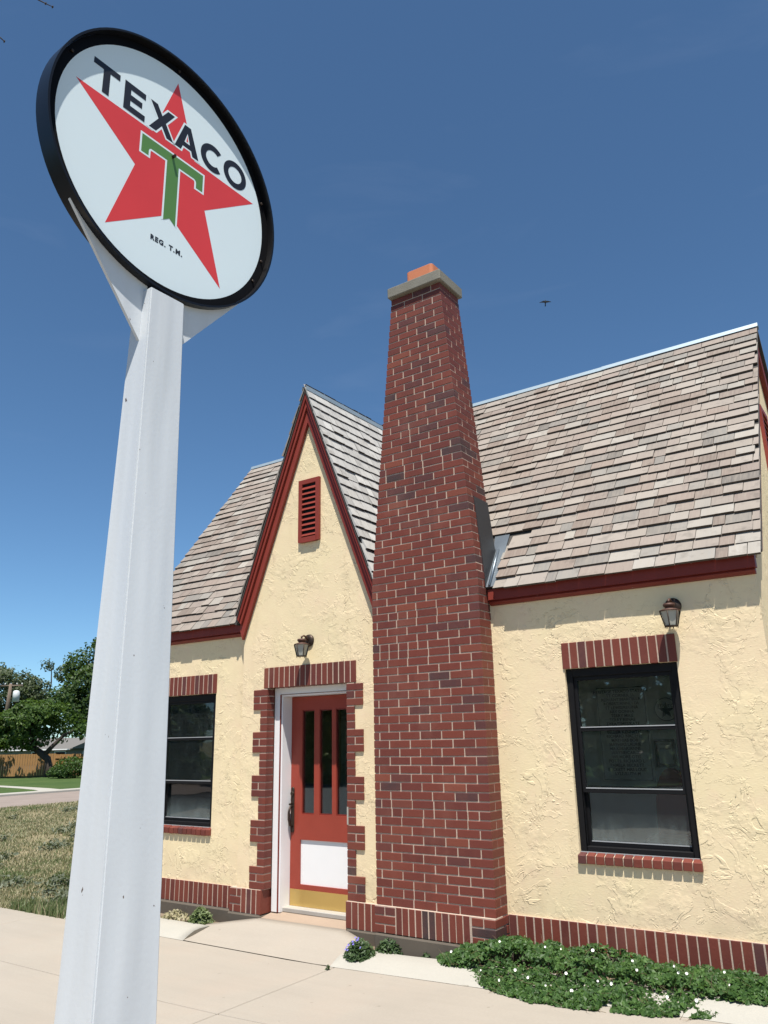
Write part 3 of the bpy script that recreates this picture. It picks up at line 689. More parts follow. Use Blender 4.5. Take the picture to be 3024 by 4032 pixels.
def dbox(x0, x1, z0, z1): m.box(x0, x1, dy, dy+.045, z0, z1)
dbox(dx0, px0, .012, lz0); dbox(px1, dx1, .012, lz0); dbox(px0, px1, pz1, lz0); dbox(px0, px1, .012, pz0)
dbox(dx0, lites[0][0], lz0, 1.972); dbox(lites[2][1], dx1, lz0, 1.972); dbox(lites[0][0], lites[2][1], lz1, 1.972); dbox(lites[0][1], lites[1][0], lz0, lz1); dbox(lites[1][1], lites[2][0], lz0, lz1)
DOOR = m.obj('door', m_paint('door_paint', (.27,.045,.028), amount=.95, rough=.38), HOUSE)
for a, b in lites:
    boxo('pane', MAT['door_glass'], DOOR, a, b, dy+.020, dy+.026, lz0, lz1)
    G = MB(); G.box(a,a+.005,dy+.008,dy+.02,lz0+.012,lz1-.012); G.box(b-.005,b,dy+.008,dy+.02,lz0+.012,lz1-.012); G.box(a,b,dy+.008,dy+.02,lz1-.012,lz1); G.box(a,b,dy+.008,dy+.02,lz0,lz0+.012); G.obj('glazing_bead', MAT['trim'], DOOR)
boxo('white_panel', MAT['white'], DOOR, px0, px1, dy+.014, dy+.03, pz0, pz1)
K = boxo('kick_plate', MAT['brass'], DOOR, dx0+.006, dx1-.006, dy-.003, dy-.0005, .012, .160)
for i in range(5):
    for z in (.022, .150): MB().lathe([(.0001,-.004),(.004,-.003),(.005,0)], (0,0,0), 8).mesh
H = MB().prism([(-2.425+.022*math.cos(a)*1.0, dy-.0005, (1.068 if math.sin(a) > 0 else .69)+.024*math.sin(a)) for a in [2*math.pi*k/24 for k in range(24)]], (0,-.010,0)).obj('handle_plate', MAT['bronze'], DOOR, bevel=.003)
MB().tube([(-2.425,dy-.008,.915),(-2.425,dy-.045,.905),(-2.425,dy-.062,.86),(-2.425,dy-.060,.79),(-2.425,dy-.040,.735),(-2.425,dy-.008,.722)], [.011,.010,.012,.013,.010,.011], 10).obj('pull_handle', MAT['bronze'], DOOR)
MB().tube([(-2.425,dy-.008,.935),(-2.425,dy-.034,.938),(-2.425,dy-.05,.93)], [.007,.008,.013], 8).obj('thumb_latch', MAT['bronze'], DOOR)
MB().tube([(-2.425,dy-.009,1.03),(-2.425,dy-.022,1.03)], [.022,.019], 16).obj('lock_cylinder', MAT['bronze'], DOOR)
boxo('threshold', m_plain('threshold_metal', (.33,.31,.28), .6), HOUSE, -2.475, -1.57, .10, .26, -.032, .010, .006)
MB().prism([(-2.57,-.09,-.062),(-1.545,-.09,-.054),(-1.545,.12,-.03),(-2.57,.12,-.03)], (0,0,-.2)).obj('doorstep', MAT['step'], HOUSE, bevel=.008)
boxo('door_closer_plate', MAT['kerbc'], HOUSE, -1.545, -1.528, yg-.016, yg-.0145, .80, .95)

# ---- inside, seen through the right-hand window
def text_mesh(txt, size, bold=0, spacing=1.0):
    cu = bpy.data.curves.new('text', 'FONT'); cu.body = txt; cu.size = size; cu.align_x = 'CENTER'; cu.offset = bold; cu.space_character = spacing; cu.resolution_u = 3
    o = bpy.data.objects.new('text', cu); COL.objects.link(o); dg = bpy.context.evaluated_depsgraph_get()
    me = bpy.data.meshes.new_from_object(o.evaluated_get(dg)); bpy.data.objects.remove(o); return me
def text_part(name, txt, size, mat, parent, pos, rot, bold=0, spacing=1.0):
    me = text_mesh(txt, size, bold, spacing); me.materials.clear(); me.materials.append(mat)
    o = bpy.data.objects.new(name, me); link(o, parent, pos); o.rotation_euler = rot; return o
BD = empty('notice_board', (-.18,YB-.22,.9), 'pale board of printed names hanging inside behind the right window', 'board')
boxo('panel', MAT['board'], BD, -.52, .12, YB-.235, YB-.215, .98, 2.12)
b4 = MB()
for r in ((-.50,.10,2.095,2.105),(-.50,.10,.995,1.003),(-.50,-.494,.995,2.105),(.094,.10,.995,2.105)): b4.box(r[0],r[1],YB-.2375,YB-.2355,r[2],r[3])
b4.obj('border', MAT['darkprint'], BD)
rows = ['HERITAGE TEXACO STATION','TT CORNER, J.L','REPHANT/MARCELLA','ROBERT/ANNETTA','TT LEWIS/REGINA','ARY DONNA','TERRY MIKE','TERRY RENAE','TYRA/TIMES/KATE','BELSKI JOE','BELLEM KENNETH','RICHARD NADENE','MATHIAS BOB','MATHIAS LAURIE','MAX/MARIANNE','WAYNE/CAROL','WILMORE OTIS','POTTS, RICHARD L','PAMELA BECKETT','BECKETT MRS LOUIS','LYLE/RUTH M']
for i, t in enumerate(rows): text_part('lettering', t, .052, MAT['darkprint'], BD, (-.2, YB-.238, 2.035-i*.049), (math.pi/2,0,0), .0012)
SGN = empty('round_wall_sign', (.34,YB-.22,1.7), 'small round sign with a star inside the right window', 'sign')
MB().tube([(.34,YB-.205,1.815),(.34,YB-.225,1.815)], .15, 32).obj('disc', MAT['board'], SGN)
def star_pts(R, r, cx=0, cz=0): return [(cx+(R if k % 2 == 0 else r)*math.sin(math.pi*k/5), cz+(R if k % 2 == 0 else r)*math.cos(math.pi*k/5)) for k in range(10)]
MB().prism([(x, YB-.2255, z) for x, z in star_pts(.10,.04,.34,1.80)], (0,-.002,0)).obj('star', MAT['darkprint'], SGN)
rg = MB()
for k in range(32):
    a, b = 2*math.pi*k/32, 2*math.pi*(k+1)/32
    rg.add([(.34+r*math.cos(t), YB-.2265, 1.815+r*math.sin(t)) for t in (a,b) for r in (.130,.139)], [(0,1,3,2)])
rg.obj('ring', MAT['darkprint'], SGN)
text_part('lettering', 'TEXACO', .05, MAT['darkprint'], SGN, (.34, YB-.229, 1.84), (math.pi/2,0,0), .001)
PF = empty('framed_certificate', (.275,YB-.22,1.14), 'dark framed certificate inside below the round sign', 'picture')
f4 = MB(); f4.box(.155,.395,YB-.24,YB-.2,1.15,1.185); f4.box(.155,.395,YB-.24,YB-.2,1.435,1.47); f4.box(.155,.19,YB-.24,YB-.2,1.185,1.435); f4.box(.36,.395,YB-.24,YB-.2,1.185,1.435)
f4.obj('frame', MAT['darkprint'], PF); boxo('paper', MAT['board'], PF, .19, .36, YB-.222, YB-.205, 1.185, 1.435)
for i, t in enumerate(['OFFICIAL','STATION']): text_part('lettering', t, .03, MAT['darkprint'], PF, (.275, YB-.224, 1.40-i*.05), (math.pi/2,0,0), .0008)
CHR = empty('red_chair', (.42,3.2,0), 'red chair back inside the right window', 'chair')
MB().prism([(.27+.42*(1-math.cos(a))/2, 3.2, .45+.72*math.sin(a)**.6) for a in [math.pi*k/14 for k in range(15)]], (0,.07,0)).obj('backrest', MAT['redcloth'], CHR, bevel=.02)
boxo('seat', MAT['redcloth'], CHR, .26, .66, 2.75, 3.2, .42, .48, .02)
for lx in (.29,.62):
    for ly in (2.79,3.16): MB().tube([(lx,ly,0),(lx,ly,.42)], .013, 8).obj('leg', MAT['frame'], CHR)

# ------------------------------------------------------------------ wall lanterns
def lantern(x, yw, z, label):
    """z: height of the arm; lantern axis stands .115 m in front of the wall"""
    T = empty('wall_lantern', (x, yw, z-.16), label, 'lamp', 'wall lanterns on the front wall')
    c = yw-.118; n = 6
    MB().tube([(x,yw,z),(x,yw-.014,z),(x,yw-.024,z)], [.062,.060,.03], 24).obj('wall_plate', MAT['bronze'], T)
    MB().tube([(x,yw-.02,z-.005),(x,yw-.05,z+.030),(x,yw-.085,z+.042),(x,c,z+.028),(x,c,z+.012)], [.010,.010,.009,.009,.010], 8).obj('arm', MAT['copper'], T)
    MB().lathe([(.0005,.012),(.012,.010),(.040,.006),(.044,-.006),(.040,-.018),(.034,-.020),(.030,-.030),(.050,-.036),(.076,-.046),(.076,-.052),(.0005,-.052)], (x,c,z), 24).obj('cap', MAT['copper'], T)
    R1, R0, zt, zb = .074, .046, z-.052, z-.165
    def hx(r, zz, k): a = 2*math.pi*(k+.5)/n; return Vector((x+r*math.cos(a), c+r*math.sin(a), zz))
    for k in range(n):
        g = MB(); i0, i1, i2, i3 = hx(R1-.006,zt,k), hx(R1-.006,zt,k+1), hx(R0-.004,zb+.004,k+1), hx(R0-.004,zb+.004,k)
        nn = (i1-i0).cross(i3-i0).normalized(); g.prism([i0,i1,i2,i3], nn*.002); g.obj('glass_pane', MAT['lampglass'], T)
        MB().tube([hx(R1,zt,k), hx(R0,zb,k), hx(R0,zb-.012,k)], [.005,.005,.003], 6).obj('rib', MAT['bronze'], T)
    MB().lathe([(R0+.004,.006),(R0+.004,0),(.0005,0)], (x,c,zb), 6, False).obj('base_ring', MAT['bronze'], T)
    MB().lathe([(.018,0),(.022,.05),(.010,.085),(.0005,.09)], (x,c,zb+.005), 12).obj('bulb', MAT['white'], T)
lantern(-2.018, yg, 2.500, 'small bronze wall lantern above the red door')
lantern(1.530, 0, 2.462, 'small bronze wall lantern above the right window')

# ------------------------------------------------------------------ pole sign
SN = Vector((.99958, -.02889, 0)); SA = Vector((.02889, .99958, 0)); SCN = Vector((-.5877, -3.2274, 5.2282)); SZ = Vector((0,0,1))
def sp(a, z, o): return SCN+(SA*a+SZ*z+SN*o)*KS
KS = .584; SCN = CAM+(SCN-CAM)*KS     # a 42 inch face
SIGN = empty('pole_sign', (SCN.x, SCN.y, -.2), 'tall white post carrying a round sign with a red star', 'sign')
CN = -.008
def pc(h):   # post half sizes and centre at height h
    f = (CAM.z+(h-CAM.z)/KS-.2)/4; return (-.0401+f*.0174)*KS, (.1884-f*.0564)*KS, (.1571-f*.0679)*KS
def hk(h): return CAM.z+(h-CAM.z)*KS
m = MB(); hs = [-.22, .5, 1.2, 2.2, hk(3.72), hk(4.27)]; vs = []
for h in hs:
    ca, wa, wn_ = pc(h)
    for sa, so in ((-1,1),(1,1),(1,-1),(-1,-1)): vs.append(Vector((SCN.x,SCN.y,0))+SA*(ca+sa*wa)+SN*(CN*KS+so*wn_)+SZ*h)
q = len(hs); m.add(vs, [(i*4+k, i*4+(k+1) % 4, (i+1)*4+(k+1) % 4, (i+1)*4+k) for i in range(q-1) for k in range(4)]+[tuple(range((q-1)*4, q*4)), (3,2,1,0)])
m.obj('post', MAT['white_post'], SIGN, bevel=.005, seg=2)
m = MB(); ca, wa, wn_ = pc(-.2)
bp = [Vector((SCN.x,SCN.y,-.2))+SA*(ca+a*.22)+SN*(CN*KS+b*.20) for a, b in ((-1,1),(1,1),(1,-1),(-1,-1))]; m.prism(bp, (0,0,.02)); m.obj('base_plate', MAT['white_post'], SIGN)
RO, DF_, DB_ = .93, .056, -.071; GTIP = (-1.307, -1.262)
for sg in (-1, 1):   # brackets: plate in the middle plane between the rim and the post
    pts = []
    a0, a1 = (217.3, 262) if sg < 0 else (320.5, 278)
    for k in range(13):
        a = math.radians(a0+(a1-a0)*k/12); pts.append((RO*.998*math.cos(a), RO*.998*math.sin(a)))
    ca, wa, wn_ = (v/KS for v in pc(hk(3.72))); zt_ = GTIP[0] if sg < 0 else GTIP[1]; pts += [(ca+sg*(wa-.03), -1.12), (ca+sg*(wa-.03), zt_-.03), (ca+sg*wa, zt_)]
    MB().prism([sp(a, z, CN-.006) for a, z in pts], SN*.012).obj('bracket', MAT['white_post'], SIGN)
m = MB(); n = 96; prof = [(RO, DB_), (RO, DF_), (RO-.014, DF_), (RO-.014, .002), (RO-.014, DB_)]
vs = [sp(r*math.cos(2*math.pi*k/n), r*math.sin(2*math.pi*k/n), o) for r, o in prof for k in range(n)]
m.add(vs, [(i*n+k, i*n+(k+1) % n, ((i+1) % 5)*n+(k+1) % n, ((i+1) % 5)*n+k) for i in range(5) for k in range(n)], True)
RIM = m.obj('rim', MAT['rim'], SIGN)
em = RIM.modifiers.new('edges', 'EDGE_SPLIT'); em.split_angle = math.radians(40)
def flat(name, loops, mat, parent, o, thick=.0012):
    """loops: outer outline and holes as (a, z) pairs; a flat sheet lying o above the sign face"""
    L3 = [[Vector((a, z, 0)) for a, z in lp] for lp in loops]; tri = geometry.tessellate_polygon(L3)
    P = [p for lp in loops for p in lp]; m = MB()
    fs = []
    for t in tri:
        a, b, c = (Vector((*P[i], 0)) for i in t); fs.append(tuple(t) if (b-a).cross(c-a).z > 0 else (t[0], t[2], t[1]))
    k = len(P); vs = [sp(a, z, o) for a, z in P]+[sp(a, z, o-thick) for a, z in P]
    b = 0
    for lp in loops:
        q = len(lp); ar = sum(lp[i][0]*lp[(i+1) % q][1]-lp[(i+1) % q][0]*lp[i][1] for i in range(q)); outer = lp is loops[0]
        for i in range(q):
            i0, i1 = b+i, b+(i+1) % q
            if (ar > 0) == outer: fs.append((i0, i0+k, i1+k, i1))
            else: fs.append((i0, i1, i1+k, i0+k))
        b += q
    return m.add(vs, fs).obj(name, mat, parent)
def circ(r, n=96, cx=0, cz=0): return [(cx+r*math.cos(2*math.pi*k/n), cz+r*math.sin(2*math.pi*k/n)) for k in range(n)]
def fill_circle(r, n=96): return [circ(r, n)]
FACE = flat('sign_face', [circ(RO-.016)], MAT['face'], SIGN, 0, .012)
flat('black_border', [circ(RO-.016), circ(.852)], MAT['border'], FACE, .0008, .0006)
BACK = flat('back_face', [circ(RO-.016)], MAT['face'], SIGN, -.016, .008)
flat('star', [[(x, z) for x, z in star_pts(.785, .305, .003, -.004)]], MAT['red_enamel'], FACE, .0005, .0004)
def offset_poly(p, d):
    q = len(p); ar = sum(p[i][0]*p[(i+1) % q][1]-p[(i+1) % q][0]*p[i][1] for i in range(q)); s = 1 if ar > 0 else -1; out = []
    for i in range(q):
        a, b, c = Vector(p[i-1]), Vector(p[i]), Vector(p[(i+1) % q]); e, f = (b-a).normalized(), (c-b).normalized()
        n1, n2 = Vector((e.y,-e.x))*s, Vector((f.y,-f.x))*s; bis = n1+n2
        bis = bis/max(.35, bis.dot(n1)) if bis.length > 1e-6 else n1
        out.append(tuple(b+bis*d))
    return out
LT, LB = .484, .263
Tl = [(-.638,LT),(-.446,LT),(-.446,.437),(-.517,.437),(-.517,LB),(-.566,LB),(-.566,.437),(-.638,.437)]
El = [(-.409,LT),(-.246,LT),(-.246,.437),(-.360,.437),(-.360,.397),(-.270,.397),(-.270,.351),(-.360,.351),(-.360,.310),(-.244,.310),(-.244,LB),(-.409,LB)]
def xlet(x0, x1, w):
    c = (x0+x1)/2; zc = (LT+LB)/2; k = .5*w
    return [(x0,LT),(x0+w,LT),(c,zc+.042),(x1-w,LT),(x1,LT),(c+.031,zc),(x1,LB),(x1-w,LB),(c,zc-.042),(x0+w,LB),(x0,LB),(c-.031,zc)]
Xl = xlet(-.208, -.006, .057)
Al = [(.006,LB),(.082,LT),(.135,LT),(.216,LB),(.160,LB),(.147,.303),(.073,.303),(.060,LB)]
Ah = [(.086,.343),(.134,.343),(.109,.425)]
def ring_c(cx, cz, R, r, a0, a1, n=28):
    o = [(cx+R*math.cos(math.radians(a0+(a1-a0)*k/n)), cz+R*math.sin(math.radians(a0+(a1-a0)*k/n))) for k in range(n+1)]
    i = [(cx+r*math.cos(math.radians(a1+(a0-a1)*k/n)), cz+r*math.sin(math.radians(a1+(a0-a1)*k/n))) for k in range(n+1)]
    return o+i
Cl = ring_c(.343, .3735, .1125, .0635, 48, 312)
Ol = [circ(.1125, 40, .559, .3735), circ(.0655, 40, .559, .3735)]
for nm, lp in (('X', Xl), ('A', Al)): flat('letter_outline', [offset_poly(lp, .013)] , MAT['face'], FACE, .0009, .0003)
flat('letter_counter', [offset_poly(Ah, -.012)], MAT['red_enamel'], FACE, .0013, .0003)
for lp in ([Tl], [El], [Xl], [Al, Ah], [Cl], Ol): flat('letter', lp, MAT['ink'], FACE, .0013, .0003)
GT = [(-.251,.172),(.264,.172),(.264,.034),(.206,.034),(.206,.075),(.200,.090),(.188,.098),(.053,.098),(.053,-.372),(.004,-.336),(-.045,-.372),(-.045,.098),(-.176,.098),(-.188,.090),(-.193,.075),(-.193,.034),(-.251,.034)]
GTo = offset_poly(GT, .014); GTo = [(a, z) if g[1] > -.3 else (a if abs(g[0]) > .03 else g[0], g[1]+(.006 if abs(g[0]) < .03 else -.008)) for (a, z), g in zip(GTo, GT)]
flat('emblem_outline', [GTo], MAT['face'], FACE, .0009, .0003); flat('emblem_letter', [GT], MAT['green'], FACE, .0013, .0003)
rotm = Matrix((SA, SZ, SN)).transposed().to_euler()
text_part('lettering', 'REG. T.M.', .050*KS, MAT['ink'], FACE, sp(-.003,-.566,.0009), rotm, .0015, 1.25)
text_part('chalk_mark', '2', .05*KS, MAT['rubber'], SIGN, sp(-.166,-1.245,CN+.0075), rotm, .0006)
for a, z in ((.0,.893),(-.80,.40),(.845,.29),(.86,-.22),(.78,-.43)):
    MB().tube([sp(a*.985,z*.985,.003), sp(a*.985,z*.985,.014)], [.011*KS,.009*KS], 8).obj('bolt', MAT['bronze'], SIGN)
MB().tube([sp(-.003,.150,.004), sp(-.003,.150,.030)], .011*KS, 10).obj('centre_bolt', MAT['bronze'], SIGN)

# ------------------------------------------------------------------ plants by the wall
def leaf_quads(m, p, d, up, L, W, fold=.25):
    """a leaf of two folded triangles pairs: p base, d direction, up normal"""
    s = d.cross(up).normalized(); u = s.cross(d).normalized()
    tip = p+d*L; a = p+d*L*.42+s*W+u*W*fold; b = p+d*L*.42-s*W+u*W*fold
    m.add([p, a, tip, b], [(0,1,2),(0,2,3)])
def rdir(zmin=-.2):
    while True:
        v = Vector((random.gauss(0,1),random.gauss(0,1),random.gauss(0,1)))
        if v.length > .1:
            v.normalize()
            if v.z > zmin: return v
def interp(x, tb):
    for (a, va), (b, vb) in zip(tb, tb[1:]):
        if a <= x <= b: return va+(vb-va)*(x-a)/(b-a)
    return tb[0][1] if x < tb[0][0] else tb[-1][1]
VB = empty('bindweed', (.9,-.3,-.15), 'sprawling green bindweed with small white flowers along the right plinth', 'plant')
random.seed(41)
yfront = [(-.50,-.30),(-.35,-.46),(.0,-.58),(.25,-.70),(.5,-.78),(.8,-.78),(1.1,-.74),(1.4,-.68),(1.62,-.60),(1.75,-.46),(2.2,-.40),(2.6,-.34)]
hmax = [(-.46,.02),(-.3,.08),(-.05,.17),(.15,.19),(.35,.14),(.6,.14),(.8,.15),(1.0,.10),(1.3,.085),(1.6,.08),(2.0,.08),(2.6,.07)]
def vtop(x, y):
    yf = interp(x, yfront); h = interp(x, hmax)*1.2; t = max(0, min(1, (y-yf)/(-.02-yf)))
    base = zslab(x)+(.06 if y > -.45 else .0)
    return base+h*min(1, t*2.4)*(.75+.5*noise.noise((x*6,y*6,1)))*(1 if t < .9 else .9)+.012
m = MB(); spots = []
for i in range(19000):
    x = random.uniform(-.51,2.55); yf = interp(x, yfront)+.03*noise.noise((x*9,0,3)); y = -.025-(-.025-yf)*(random.random()**.8)
    if noise.noise((x*4.5,y*4.5,7)) < -.48: continue
    zt = vtop(x, y); base = zslab(x)+.01; z = zt-random.random()**2*min(.07, max(.01, zt-base)); p = Vector((x,y,max(z, base)))
    n = (Vector((0,-.55,.8))+rdir(-1)*.75).normalized(); d = n.orthogonal(); d.rotate(Quaternion(n, random.uniform(0,6.28))); d = (d+Vector((0,0,-.25))).normalized()
    L = random.uniform(.020,.044); L *= (.7 if random.random() < .4 else 1.15); leaf_quads(m, p-d*L*.5, d, n, L, L*random.uniform(.26,.42))
    if i % 40 == 0 and zt-base > .0: spots.append((Vector((x,y,zt+.006)), n))
tag(m.obj('foliage', MAT['vine'], VB), kind='stuff')
m = MB()
for i in range(240):
    x = random.uniform(-.4,2.4); yf = interp(x, yfront); y = random.uniform(yf-.03, -.03); z = vtop(x, y)-.02; p = Vector((x,y,z)); pts = [p]
    d = Vector((random.uniform(-1,1), random.uniform(-1,.4), random.uniform(-.2,.7))).normalized()
    for k in range(3): p = p+d*.035; d = (d+rdir(-1)*.35+Vector((0,0,-.12))).normalized(); pts.append(p)
    m.tube(pts, [.0014,.0013,.0011,.0006], 3, False)
tag(m.obj('stems', MAT['vine_dry'], VB), kind='stuff')
random.shuffle(spots); fm = MB()
nf = 12; vs = [(0,0,0)]+[(r*math.cos(2*math.pi*k/nf), r*math.sin(2*math.pi*k/nf), z) for r, z in ((.004,.006),(.011,.012),(.0175,.0155)) for k in range(nf)]
fm.add(vs, [(0,1+(k+1) % nf,1+k) for k in range(nf)]+[(1+l*nf+k,1+l*nf+(k+1) % nf,1+(l+1)*nf+(k+1) % nf,1+(l+1)*nf+k) for l in range(2) for k in range(nf)], True)
fmesh = fm.mesh('flower', MAT['petal'])
fl = [(-.36,-.30),(.10,-.38),(.42,-.30),(.30,-.55),(.52,-.24),(.78,-.30),(.55,-.62),(.42,-.60),(.88,-.52),(.97,-.50),(1.05,-.30),(1.12,-.44),(1.30,-.20),(1.36,-.33),(1.42,-.36),(1.62,-.22),(1.5,-.5),(1.33,-.52),(1.68,-.38),(1.9,-.25),(1.95,-.3),(2.05,-.32),(.0,-.5),(.65,-.5),(.2,-.6),(.75,-.66)]
for x, y in fl:
    o = bpy.data.objects.new('flower', fmesh); link(o, VB, (x, y, vtop(x,y)+.012)); o.rotation_euler = (Vector((random.uniform(-.5,.8),-1,random.uniform(.3,1)))).normalized().to_track_quat('Z','Y').to_euler(); s = random.uniform(.35,.70); o.scale = (s,s,s)
# violet-flowered weed by the ramp
def clump(name, x, y, z, r, h, n, mat, label, cat='plant', group=None, flowers=0, L=(.02,.04)):
    T = empty(name, (x,y,z), label, cat, group); m = MB(); st = MB()
    for i in range(n):
        a = random.uniform(0,6.28); rr_ = r*math.sqrt(random.random()); t = 1-(rr_/r)**2
        p = Vector((x+rr_*math.cos(a), y+rr_*math.sin(a)*.75, z+h*t*random.uniform(.25,1)+.01)); nn = (Vector((0,-.4,.9))+rdir(-1)*.8).normalized()
        d = nn.orthogonal(); d.rotate(Quaternion(nn, random.uniform(0,6.28))); l = random.uniform(*L); leaf_quads(m, p-d*l*.5, d, nn, l, l*.28)
    for i in range(max(6, n//60)):
        a = random.uniform(0,6.28); rr_ = r*random.uniform(.2,.9); st.tube([(x,y,z-.01),(x+rr_*.5*math.cos(a),y+rr_*.4*math.sin(a),z+h*.6),(x+rr_*math.cos(a),y+rr_*.75*math.sin(a),z+h*.7*(1-(rr_/r)**2)+.02)], [.0025,.002,.001], 4, False)
    tag(m.obj('foliage', mat, T), kind='stuff'); tag(st.obj('stems', mat, T), kind='stuff')
    for i in range(flowers):
        a = random.uniform(3.3,6.1); rr_ = r*random.uniform(.1,.95); o = bpy.data.objects.new('flower', vmesh)
        link(o, T, (x+rr_*math.cos(a), y+rr_*.75*math.sin(a)-.01, z+h*(1-(rr_/r)**2)*.95+.02)); o.rotation_euler = (random.uniform(.4,1.1),0,random.uniform(-.6,.8))
    return T
vm = MB(); vm.add([(0,0,0)]+[((.012 if k % 2 else .006)*math.cos(math.pi*k/5), (.012 if k % 2 else .006)*math.sin(math.pi*k/5), .005) for k in range(10)], [(0,1+k,1+(k+1) % 10) for k in range(10)]); vmesh = vm.mesh('flower', MAT['violet'])
random.seed(77)
clump('flowering_weed', -1.13, -.44, -.16, .15, .15, 900, MAT['weed'], 'green weed with violet flowers at the foot of the door ramp', flowers=12)
clump('leafy_weed', -.97, -.24, -.16, .15, .13, 650, MAT['weed'], 'pale green weed growing under the chimney plinth')
clump('leafy_weed', -.62, -.25, -.155, .06, .06, 120, MAT['weed'], 'small weed tuft on the kerb below the chimney')
clump('leafy_weed', -3.25, -.20, -.17, .13, .16, 420, MAT['greengrass'], 'tuft of green weeds by the left plinth', L=(.03,.07))
clump('leafy_weed', -3.62, -.20, -.17, .18, .09, 220, MAT['grass'], 'dry tan weeds at the foot of the left plinth', L=(.02,.05))
clump('leafy_weed', -1.255, -.70, -.2, .02, .035, 40, MAT['weed'], 'tiny sprout in the pavement joint by the ramp', L=(.01,.02))

# ------------------------------------------------------------------ lawn at left
def blade(m, p, h, w, lean):
    a = random.uniform(0,6.28); s = Vector((math.cos(a),math.sin(a),0))*w; t = p+Vector((lean[0],lean[1],h)); mid = p+Vector((lean[0]*.35,lean[1]*.35,h*.6))
    m.add([p-s, p+s, mid+s*.6, t, mid-s*.6], [(0,1,2,4),(4,2,3)])
random.seed(51); mg = MB(); mgr = MB(); mw_ = MB()
def in_view(p):
    d = p-CAM; z = d.dot(FW); u = 1512+FPX*d.dot(RI)/z; return (-60 < u < 420) or (-700 < u < 1000 and random.random() < .55)
cnt = 0
while cnt < 105000:
    k = random.random()**1.5; dd = 8.6+k*22; ang = random.uniform(.60,1.34)
    p = Vector((CAM.x-math.sin(ang)*dd, CAM.y+math.cos(ang)*dd, -.213))
    if p.x < -20.1 or p.x > -4.62 or p.y < -.64 or not in_view(p): continue
    cnt += 1
    g = noise.noise((p.x*.55,p.y*.55,2)); f2 = noise.noise((p.x*2,p.y*2,9))
    edge = p.y < -.1+.25*f2
    if g+.35*f2 < -.28 and random.random() < .75 and not edge: continue
    green = edge and p.x > -5.8+f2 or (g > .38 and f2 > 0)
    h = random.uniform(.03,.075)*(1.9 if edge and green else 1); ln = (random.gauss(0,.025), random.gauss(0,.025))
    blade(mgr if (green and random.random() < .75) or random.random() < .22 else mg, p, h, .0035+.0006*dd*.5, ln)
tag(mg.obj('dry_grass', MAT['grass']), 'dry straw coloured grass on the lawn at left', 'grass', kind='stuff')
tag(mgr.obj('green_grass', MAT['greengrass']), 'green grass along the lawn edge at left', 'grass', kind='stuff')
for i in range(150):
    dd = 9.5+random.random()*15; ang = random.uniform(.62,1.34); c = Vector((CAM.x-math.sin(ang)*dd, CAM.y+math.cos(ang)*dd, -.2))
    if c.x < -19.5 or c.y < -.3 or c.x > -5.3: continue
    R_ = random.uniform(.08,.22)
    for k in range(int(90*R_/.15)):
        p = c+Vector((random.gauss(0,R_*.6),random.gauss(0,R_*.6),random.uniform(.0,.11))); nn = (Vector((0,0,1))+rdir(-1)*.9).normalized(); d = nn.orthogonal(); d.rotate(Quaternion(nn,random.uniform(0,6.28)))
        leaf_quads(mw_, p, d, nn, random.uniform(.035,.075), .018)
tag(mw_.obj('lawn_weeds', MAT['greyweed']), 'grey green broadleaf weeds scattered in the dry lawn', 'weeds', kind='stuff')

# ------------------------------------------------------------------ fence, trees, house, utility pole across the road
FA, FB, FC = Vector((-47.5,18.3,-.21)), Vector((-42.0,23.45,-.21)), Vector((-36.5,25.0,-.21))
FEN = empty('board_fence', (-42,23,-.21), 'honey brown wooden board fence behind the small leaning tree', 'fence')
random.seed(13)
def boards(a, b, h, w=.145):
    L = (b-a).length; d = (b-a).normalized(); n_ = Vector((d.y,-d.x,0)); k = int(L/w)
    for i in range(k):
        p = a+d*(i*L/k); hh = h+random.uniform(-.015,.015)
        MB().prism([p, p+d*(w-.012), p+d*(w-.012)+SZ*hh, p+SZ*hh], n_*.02).obj('board', MAT['fence'], FEN)
boards(FA, FB, 1.27); boards(FB, FC, 1.23)
d = (FC-FB).normalized(); n_ = Vector((d.y,-d.x,0))
for z in (.45, .98): MB().prism([FB+n_*.022+SZ*z, FC+n_*.022+SZ*z, FC+n_*.022+SZ*(z+.09), FB+n_*.022+SZ*(z+.09)], n_*.04).obj('rail', MAT['fence'], FEN)
for i in range(4): p = FB+d*(.4+i*1.5)+n_*.064; MB().prism([p, p+d*.1, p+d*.1+SZ*1.1, p+SZ*1.1], n_*.09).obj('fence_post', MAT['fence'], FEN)

